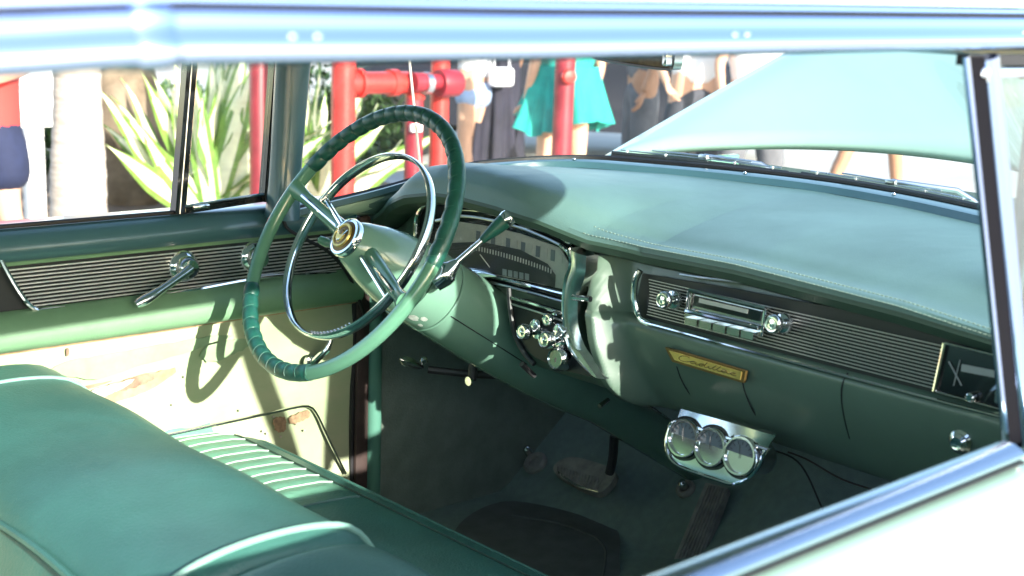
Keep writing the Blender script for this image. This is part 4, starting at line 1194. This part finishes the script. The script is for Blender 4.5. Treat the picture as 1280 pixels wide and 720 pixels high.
tips = [(112, 92), (118, 140), (150, 96), (190, 78), (236, 60), (262, 60), (300, 40), (320, 60), (345, 80), (215, 60), (175, 84), (285, 60), (205, 95), (135, 110), (128, 175), (246, 90), (275, 80), (310, 90), (226, 110), (165, 150)]
ls = []
for i, (a, b_) in enumerate(tips):
    ls.append((at(a, b_, y=yb+random.uniform(-.35, .35)), random.uniform(.042, .066), random.uniform(-.02, .08), random.uniform(-.7, .7)))
for k in range(20):
    a = -1.1+2.2*((k*.618)%1); el = random.uniform(.5, 1.4); L = random.uniform(.85, 1.4)
    ls.append((b1+V((math.cos(a)*math.cos(el)*L, math.sin(a)*math.cos(el)*L+.1, math.sin(el)*L)), random.uniform(.04, .065), random.uniform(0, .12), random.uniform(-1, 1)))
plant('agave_plant', 'large cream-striped strap-leaf plant seen through the far vent window', b1, ls)
b2 = at(400, 300, y=5.6); b2.z = .05
ls = []
for i, (a, b_) in enumerate([(378, 80), (395, 70), (405, 120), (360, 100), (470, 130), (492, 128), (340, 60)]):
    ls.append((at(a, b_, y=5.6+random.uniform(-.3, .3)), random.uniform(.045, .07), random.uniform(-.02, .06), random.uniform(-.7, .7)))
for k in range(20):
    a = k*2.4; el = random.uniform(.35, 1.3); L = random.uniform(.7, 1.2)
    ls.append((b2+V((math.cos(a)*math.cos(el)*L, math.sin(a)*math.cos(el)*L, math.sin(el)*L)), random.uniform(.035, .06), random.uniform(0, .15), random.uniform(-1, 1)))
plant('agave_plant', 'strap-leaf plant behind the windshield pillar and red standpipe', b2, ls)

# boulder
q = MB().mat('rock'); bc = at(160, 262, y=7.0)
bm = bmesh.new(); bmesh.ops.create_icosphere(bm, subdivisions=4, radius=1)
from mathutils import noise
bm.verts.index_update()
bbv = []
for v in bm.verts:
    n1 = noise.noise(v.co*1.6)*.22+noise.noise(v.co*5)*.05
    p = v.co*(1+n1); bbv.append((p.x*.26, p.y*.3, max(0, p.z*.62+.50)))
q.v = bbv; 
for f in bm.faces: q.face([v.index for v in f.verts])
bm.free()
o = q.build('boulder', None, loc=(bc.x, bc.y, 0)); tag(o, 'tall brown boulder between the palm trunk and the striped leaves', 'boulder')
# shrub behind
def shrub(name, label, loc, R, n, key='leafd', cat='shrub'):
    q = MB().mat(key)
    for k in range(n):
        d_ = V(rng.normal(size=3)); d_.normalize(); p = V((d_.x*R[0], d_.y*R[1], abs(d_.z)*R[2]))*rng.uniform(.5, 1)
        a = V(rng.normal(size=3)).normalized(); c_ = a.cross(V((0, 0, 1))).normalized()
        s_ = rng.uniform(.04, .09)
        q.fan([p-a*s_, p+c_*s_*.4, p+a*s_, p-c_*s_*.4])
    e_ = empty(name, loc); q.build('foliage', e_, smooth=False)
    q = MB().mat('trunk')
    for k in range(5):
        q.tube([V((0, 0, 0)), V((random.uniform(-1, 1)*R[0]*.6, random.uniform(-1, 1)*R[1]*.6, R[2]*.7))], [.02, .008], 6)
    q.build('stem', e_); tag(e_, label, cat, 'dark shrubs beyond the car')
c = at(215, 240, y=9.2); shrub('shrub', 'low dark shrub behind the striped plant', (c.x, c.y, 0), (.7, .5, .75), 1500)
c = at(60, 240, y=9.0); shrub('shrub', 'small dark shrub between white post and palm trunk', (c.x-.15, c.y, 0), (.35, .4, .8), 800)
c = at(420, 200, y=8.6); shrub('shrub', 'dark shrub behind the red standpipe', (c.x, c.y, 0), (.9, .5, .95), 1800)
# white post sign
c = at(44, 262, y=6.6)
e_ = empty('white_post', (c.x, c.y, 0)); tag(e_, 'white square post with cross arm beside the palm trunk', 'post')
q = MB().mat('white').box((0, 0, .95), (.11, .10, 1.9), bev=.01); q.build('upright', e_)
q = MB().mat('white').box((0, -.07, .98), (.23, .03, .70), bev=.006); q.build('panel', e_)

# dark parked car far behind -------------------------------------------------
c = at(705, 204, y=8.3)
dc = empty('parked_car', (c.x, c.y, 0), -.8); tag(dc, 'black parked car far behind the standing people', 'car')
q = MB().mat('cardark')
prof_ = [(-2.2, .35), (-2.25, .7), (-2.0, .95), (-1.2, 1.02), (-.7, 1.45), (.7, 1.48), (1.3, 1.05), (2.1, .92), (2.3, .6), (2.2, .3)]
rows = []
for y, k in ((-.9, .0), (-.92, .3), (-.85, .8), (-.7, 1), (0, 1.03), (.7, 1), (.85, .8), (.92, .3), (.9, 0)):
    rows.append([V((p_.x*(.985 if abs(y) > .86 else 1), y*(1-.16*max(0, (p_.z-.95)/.5)), .3+(p_.z-.3)*(k*.35+.65) if k < 1 else p_.z)) for p_ in cr([(a, 0, z) for a, z in prof_], 40)])
q.grid(rows); q.fan(rows[0]); q.fan(rows[-1][::-1]); q.build('body_shell', dc)
for s in (-1, 1):
    q = MB().mat('glassdark'); q.prism([V((-1.05, s*.865, 1.05)), V((-.62, s*.80, 1.38)), V((.62, s*.80, 1.40)), V((1.1, s*.865, 1.06))], (0, s*.01, 0))
    q.build('side_glass', dc)
for x in (-1.45, 1.45):
    for s in (-1, 1):
        q = MB(); q.mat('tyre').lathe([(-.1, .15), (-.1, .31), (-.07, .33), (.07, .33), (.1, .31), (.1, .2)], (x, s*.84, .33), (0, s, 0), 28); q.mat('satin').lathe([(.08, .2), (.09, .1), (.1, .001)], (x, s*.84, .33), (0, s, 0), 20); q.build('wheel', dc)
# stucco wall far behind, gives the chrome something to mirror
q = MB().mat('wall').box((0, 0, 1.6), (30, .3, 3.2)); o = q.build('stucco_wall', None, loc=(4, 30, 0)); tag(o, 'long pale stucco wall far behind everything', 'wall')

# ================================================================== PEOPLE
def skinmesh(name, verts, edges, radii, mats, parent, sub=1, extra=None, root=0):
    me = bpy.data.meshes.new(name); me.from_pydata([tuple(v) for v in verts], edges, [])
    o = bpy.data.objects.new(name, me); C.objects.link(o)
    md = o.modifiers.new('s', 'SKIN'); 
    for i, r_ in enumerate(radii):
        rr = r_ if hasattr(r_, '__len__') else (r_, r_); me.skin_vertices[0].data[i].radius = rr; me.skin_vertices[0].data[i].use_root = (i == root)
    ms = o.modifiers.new('u', 'SUBSURF'); ms.levels = sub+1; ms.render_levels = sub+1
    dg = bpy.context.evaluated_depsgraph_get(); dg.update()
    nm = bpy.data.meshes.new_from_object(o.evaluated_get(dg))
    bpy.data.objects.remove(o)
    if extra is not None:
        bm = bmesh.new(); bm.from_mesh(nm); 
        tmp = bpy.data.meshes.new('t'); tmp.from_pydata(extra.v, [], extra.f)
        bm.from_mesh(tmp); bmesh.ops.recalc_face_normals(bm, faces=bm.faces); bm.to_mesh(nm); bm.free()
    nm.materials.clear(); nm.materials.append(mats)
    nm.shade_smooth(); nm.name = name
    r_ = bpy.data.objects.new(name, nm); C.objects.link(r_); r_.parent = parent; return r_
def hand(ex, wrist, dirv, palmn):
    d_ = V(dirv).normalized(); n_ = V(palmn); n_ = (n_-d_*n_.dot(d_)).normalized(); s_ = d_.cross(n_)
    # palm
    rows = []
    for t, w_, h_ in ((0, .024, .019), (.03, .034, .016), (.07, .041, .014), (.088, .038, .011)):
        rows.append([wrist+d_*t+s_*(w_*math.cos(a))+n_*(h_*math.sin(a)) for a in np.linspace(0, 2*PI, 12, endpoint=False)])
    ex.grid(rows, cv=True); ex.fan(rows[0]); ex.fan(rows[-1])
    for k, (off_, L) in enumerate(((-.030, .066), (-.010, .076), (.010, .072), (.029, .056))):
        b_ = wrist+d_*.080+s_*off_
        ex.tube([b_, b_+d_*L*.45+n_*.006, b_+d_*L*.75+n_*.018, b_+d_*L*.92+n_*.032], [.0095, .009, .008, .006], 8)
    b_ = wrist+d_*.025-s_*.026
    ex.tube([b_, b_-s_*.025+d_*.025+n_*.006, b_-s_*.034+d_*.058+n_*.014], [.013, .011, .008], 8)
def person(loc, rz, label, top, bottom, skin='skin', lower='shorts', H=1.72, armpose=None, stance=.10, upper='shirt', hem=None, hair='hair', shoes='shoe', shirtz=.93, parts_extra=None, bend=0.):
    e_ = empty('person', loc, rz); tag(e_, label, 'person', 'people standing around the car'); k = H/1.72
    fx = bend
    J = dict(pel=(0, 0, .95), bel=(0+fx*.1, 0, 1.08), che=(fx*.35, 0, 1.30), nek=(fx*.5, 0, 1.47), hd0=(fx*.55+.01, 0, 1.54))
    vs = []; rd = []; ed = []; idx = {}
    def ad(n_, p, r_, par=None):
        idx[n_] = len(vs); vs.append(V(p)*k); rd.append(tuple(np.array(r_ if hasattr(r_, '__len__') else (r_, r_))*k))
        if par: ed.append((idx[par], idx[n_]))
    ad('pel', J['pel'], (.12, .15)); ad('bel', J['bel'], (.10, .135), 'pel'); ad('che', J['che'], (.11, .15), 'bel'); ad('nek', J['nek'], (.055, .06), 'che'); ad('hd', (J['hd0'][0], 0, 1.57), (.05, .05), 'nek')
    AP = armpose or {}
    ends = {}
    for s, nm in ((1, 'l'), (-1, 'r')):
        ad('hip'+nm, (0, s*.09, .90), (.095, .095), 'pel'); ad('kn'+nm, (.02, s*(.09+stance*.4), .49), (.058, .055), 'hip'+nm)
        ad('cf'+nm, (-.01, s*(.09+stance*.55), .34), (.055, .052), 'kn'+nm); ad('an'+nm, (-.01, s*(.09+stance*.7), .09), (.036, .034), 'cf'+nm); ad('to'+nm, (.14, s*(.10+stance*.75), .035), (.03, .04), 'an'+nm)
        sh = V((J['che'][0], s*.19, 1.39)); el, wr = AP.get(nm, ((-.02, s*.25, 1.12), (.06, s*.25, .88)))
        ad('sh'+nm, sh, (.052, .052), 'che'); ad('el'+nm, el, (.038, .036), 'sh'+nm); ad('wr'+nm, wr, (.027, .024), 'el'+nm); ends[nm] = (V(el)*k, V(wr)*k)
    ex = MB(); ex.mat(skin)
    for nm, (el, wr) in ends.items():
        hand(ex, wr, wr-el, V((1, -.6 if nm == 'l' else .6, 0)))
    # head with brow, nose, ears, chin
    hc = V((J['hd0'][0]+.015, 0, 1.62))*k; rows = []
    for i, ph in enumerate(np.linspace(-PI/2, PI/2, 16)):
        row = []
        for a in np.linspace(0, 2*PI, 24, endpoint=False):
            x = math.cos(ph)*math.cos(a); y = math.cos(ph)*math.sin(a); z = math.sin(ph)
            fr_ = max(0, x)
            px = x*.098 + .012*fr_*math.exp(-((z+.75)/.25)**2) + (.020*math.exp(-((y)/.18)**2)*math.exp(-((z+.12)/.22)**2) if x > .6 else 0) - (.008*math.exp(-((abs(y)-.38)/.16)**2)*math.exp(-((z-.05)/.14)**2) if x > .5 else 0)
            py = y*(.077-.016*max(0, -z)) + (.012*(1 if y > 0 else -1)*math.exp(-((x)/.16)**2)*math.exp(-((z)/.25)**2) if abs(y) > .7 else 0)
            row.append(hc+V((px, py, z*.122))*k)
        rows.append(row)
    ex.grid(rows, cv=True)
    body_ = skinmesh('body', vs, ed, rd, M_[skin], e_, extra=ex)
    # face details
    for s in (-1, 1):
        f_ = MB().mat('white').lathe([(-.004, .011), (.003, .009), (.006, .001)], hc+V((.086, s*.030, .006))*k, (1, s*.2, 0), 12)
        f_.mat('hair').lathe([(.0045, .0050), (.0075, .001)], hc+V((.086, s*.030, .006))*k, (1, s*.2, 0), 10)
        f_.build('eye', e_)
    f_ = MB(); f_.mat('tear').tube([hc+V((.094, -.022, -.062))*k, hc+V((.101, 0, -.064))*k, hc+V((.094, .022, -.062))*k], .0035, 6); f_.build('mouth', e_)
    hh = MB().mat(hair); rows = []
    for ph in np.linspace(.0, PI/2, 9):
        rows.append([hc+V((math.cos(ph)*math.cos(a)*.105*(1 if math.cos(a) < .3 else .9+.1*math.sin(ph))-.008, math.cos(ph)*math.sin(a)*.088, math.sin(ph)*.132+.0+(.035*max(0, math.cos(a))*math.cos(ph))-(.05*max(0, -math.cos(a))*math.cos(ph))))*k for a in np.linspace(0, 2*PI, 24, endpoint=False)])
    hh.grid(rows, cv=True); hh.build('hair', e_, smooth=True, angle=80)
    # shirt
    if upper:
        v2 = [V((0, 0, shirtz)), V(J['bel']), V(J['che']), V((J['nek'][0], 0, 1.45))]; r2 = [(.135, .17) if shirtz > .8 else (.165, .20), (.125, .16) if shirtz > .8 else (.155, .19), (.13, .17), (.07, .075)]; e2 = [(0, 1), (1, 2), (2, 3)]
        for s, nm in ((1, 'l'), (-1, 'r')):
            el = ends[nm][0]/k; sh = V((J['che'][0], s*.19, 1.39)); fr2 = .6 if upper == 'shirt' else .95
            v2 += [sh, sh.lerp(el, fr2)]; n0 = len(v2); r2 += [(.066, .066), (.060, .060)]; e2 += [(2, n0-2), (n0-2, n0-1)]
        skinmesh('shirt', [v*k for v in v2], e2, [tuple(np.array(r_)*k) for r_ in r2], M_[top], e_)
    if lower in ('shorts', 'trousers'):
        v3 = [V((0, 0, 1.0)), V((0, 0, .92))]; r3 = [(.125, .155), (.13, .16)]; e3 = [(0, 1)]
        for s, nm in ((1, 'l'), (-1, 'r')):
            hp = V((0, s*.09, .88)); kn = V((.02, s*(.09+stance*.4), .49)); an = V((-.01, s*(.09+stance*.7), .09))
            if lower == 'shorts': v3 += [hp, hp.lerp(kn, hem or .75)]; r3 += [(.124, .124), (.122, .122)]; n0 = len(v3); e3 += [(1, n0-2), (n0-2, n0-1)]
            else: v3 += [hp, kn, an]; r3 += [(.120, .120), (.092, .092), (.078, .078)]; n0 = len(v3); e3 += [(1, n0-3), (n0-3, n0-2), (n0-2, n0-1)]
        skinmesh(lower, [v*k for v in v3], e3, [tuple(np.array(r_)*k) for r_ in r3], M_[bottom], e_)
    elif lower in ('skirt', 'dress'):
        q = MB().mat(bottom); zh = hem or .62; rows = []
        z0 = 1.12 if lower == 'skirt' else 1.40
        for t in np.linspace(0, 1, 22):
            z = z0+(zh-z0)*t; base = .195+.075*t**1.1 if lower == 'skirt' else .14+.08*t
            row = []
            for a in np.linspace(0, 2*PI, 96, endpoint=False):
                fold = 1+.15*t*math.sin(a*9+math.sin(a*2)*1.3)+.07*t*math.sin(a*17+1)
                row.append(V((math.cos(a)*base*fold*.85, math.sin(a)*base*fold*1.15, z+.05*t*math.sin(a*2+.7)+.015*t*math.sin(a*9)))*k)
            rows.append(row)
        q.grid(rows, cv=True); q.build('skirt' if lower == 'skirt' else 'dress', e_, angle=80)
    for s in (-1, 1):
        q = MB().mat(shoes)
        q.grid([[V((x, s*(.095+stance*.72)+w_*math.cos(a), .045+h_*math.sin(a) if math.sin(a) > 0 else .0+.045*(1+math.sin(a)*.95)))*k for a in np.linspace(0, 2*PI, 14, endpoint=False)] for x, w_, h_ in ((-.075, .02, .03), (-.06, .038, .06), (.0, .042, .06), (.08, .048, .035), (.15, .045, .025), (.185, .025, .012))], cv=True)
        q.build('shoe', e_)
    return e_
def foot(px, py, z): 
    p = at(px, py, z=z); return (p.x, p.y, 0)
tc = math.atan2(-1, -.6)      # roughly facing the car
person(foot(-22, 240, .55), tc-.3, 'person in red printed shirt and navy shorts beside the white post near the palm trunk', 'redshirt', 'navy', 'skin', 'shorts', 1.72, armpose={'r': ((.0, -.26, 1.12), (.22, -.20, 1.02)), 'l': ((.05, .26, 1.12), (.30, .12, 1.04))}, hem=.86, shirtz=.66)
person(foot(592, 132, .74), PI/2+.5, 'person in pale blue denim shorts behind the red pipe coupling', 'wcloth', 'lblue', 'skin', 'shorts', 1.68, hem=.40, armpose={'r': ((.02, -.26, 1.14), (.20, -.12, 1.28)), 'l': ((.02, .26, 1.14), (.20, .12, 1.28))})
person(foot(622, 120, .80), PI/2+.2, 'person in dark clothes with long skirt left of the teal skirt', 'navy', 'dark', 'skin2', 'dress', 1.70, hem=.25)
tp_ = person(foot(704, 172, .66), PI/2-.2, 'person in a flared teal dress behind the dark red pipe post', 'teal', 'teal', 'skin', 'skirt', 1.70, hem=.75, stance=.10)
person(foot(800, 172, .55), PI/2+1.0, 'person in loose grey clothes right of the teal dress', 'grey', 'grey', 'skin2', 'trousers', 1.74, armpose={'r': ((.12, -.30, 1.15), (.32, -.34, .98))}, upper='long')
person(foot(868, 108, .98), -PI/2-.5, 'person in white shirt and charcoal trousers, arm reaching towards the sloping hood edge', 'wcloth', 'dgrey', 'skin', 'trousers', 1.78, armpose={'l': ((.06, .30, 1.22), (.26, .26, 1.10)), 'r': ((.06, -.30, 1.16), (.25, -.28, .97))})
person(foot(935, 215, .45), -PI/2-.4, 'person in grey trousers glimpsed under the rear edge of the hood', 'wcloth', 'grey', 'skin', 'trousers', 1.75, stance=.16)
person(foot(1085, 205, .40), -PI/2-.3, 'person with bare tanned legs glimpsed under the hood edge, nearer the frame bar', 'wcloth', 'khaki', 'skin2', 'shorts', 1.75, hem=.5, stance=.34)
# white bag carried by the dark-clothed person
c = at(627, 84, y=foot(622, 120, .80)[1]-.25)
e_ = empty('handbag', (c.x, c.y, c.z-.12)); tag(e_, 'white handbag hanging beside the dark-clothed person', 'bag')
q = MB().mat('wcloth').box((0, 0, .05), (.20, .09, .14), bev=.03); q.build('bag_body', e_)
q = MB().mat('wcloth').tube(cr([(-.08, 0, .10), (-.06, 0, .22), (0, 0, .27), (.06, 0, .22), (.08, 0, .10)], 16), .008, 6); q.build('bag_strap', e_)

# ================================================================== LIGHT
sund = V((.10, 1, -.35)).normalized()
L = bpy.data.lights.new('sun', 'SUN'); L.energy = 3.2; L.angle = math.radians(.53); L.color = (1, .95, .86)
lo = bpy.data.objects.new('sun', L); C.objects.link(lo); lo.rotation_euler = sund.to_track_quat('-Z', 'Y').to_euler(); lo.location = (0, -5, 6)
W = bpy.data.worlds.new('World'); S.world = W; W.use_nodes = True; nt = W.node_tree
sky = nt.nodes.new('ShaderNodeTexSky'); sky.sky_type = 'NISHITA'; sky.sun_disc = False
sky.sun_elevation = math.asin(-sund.z); sky.sun_rotation = math.atan2(-sund.x, -sund.y); sky.air_density = 1.0; sky.dust_density = 1.0; sky.ozone_density = 1.0
nt.links.new(sky.outputs[0], nt.nodes['Background'].inputs[0]); nt.nodes['Background'].inputs[1].default_value = .15
S.view_settings.view_transform = 'Standard'; S.view_settings.look = 'None'; S.view_settings.gamma = 1; S.view_settings.exposure = 2.0; S.view_settings.use_curve_mapping = False
S.cycles.max_bounces = 12; S.cycles.diffuse_bounces = 8; S.cycles.glossy_bounces = 4; S.cycles.transparent_max_bounces = 10
S.cycles.use_denoising = True
S.cycles.caustics_reflective = False; S.cycles.caustics_refractive = False; S.cycles.sample_clamp_indirect = 6
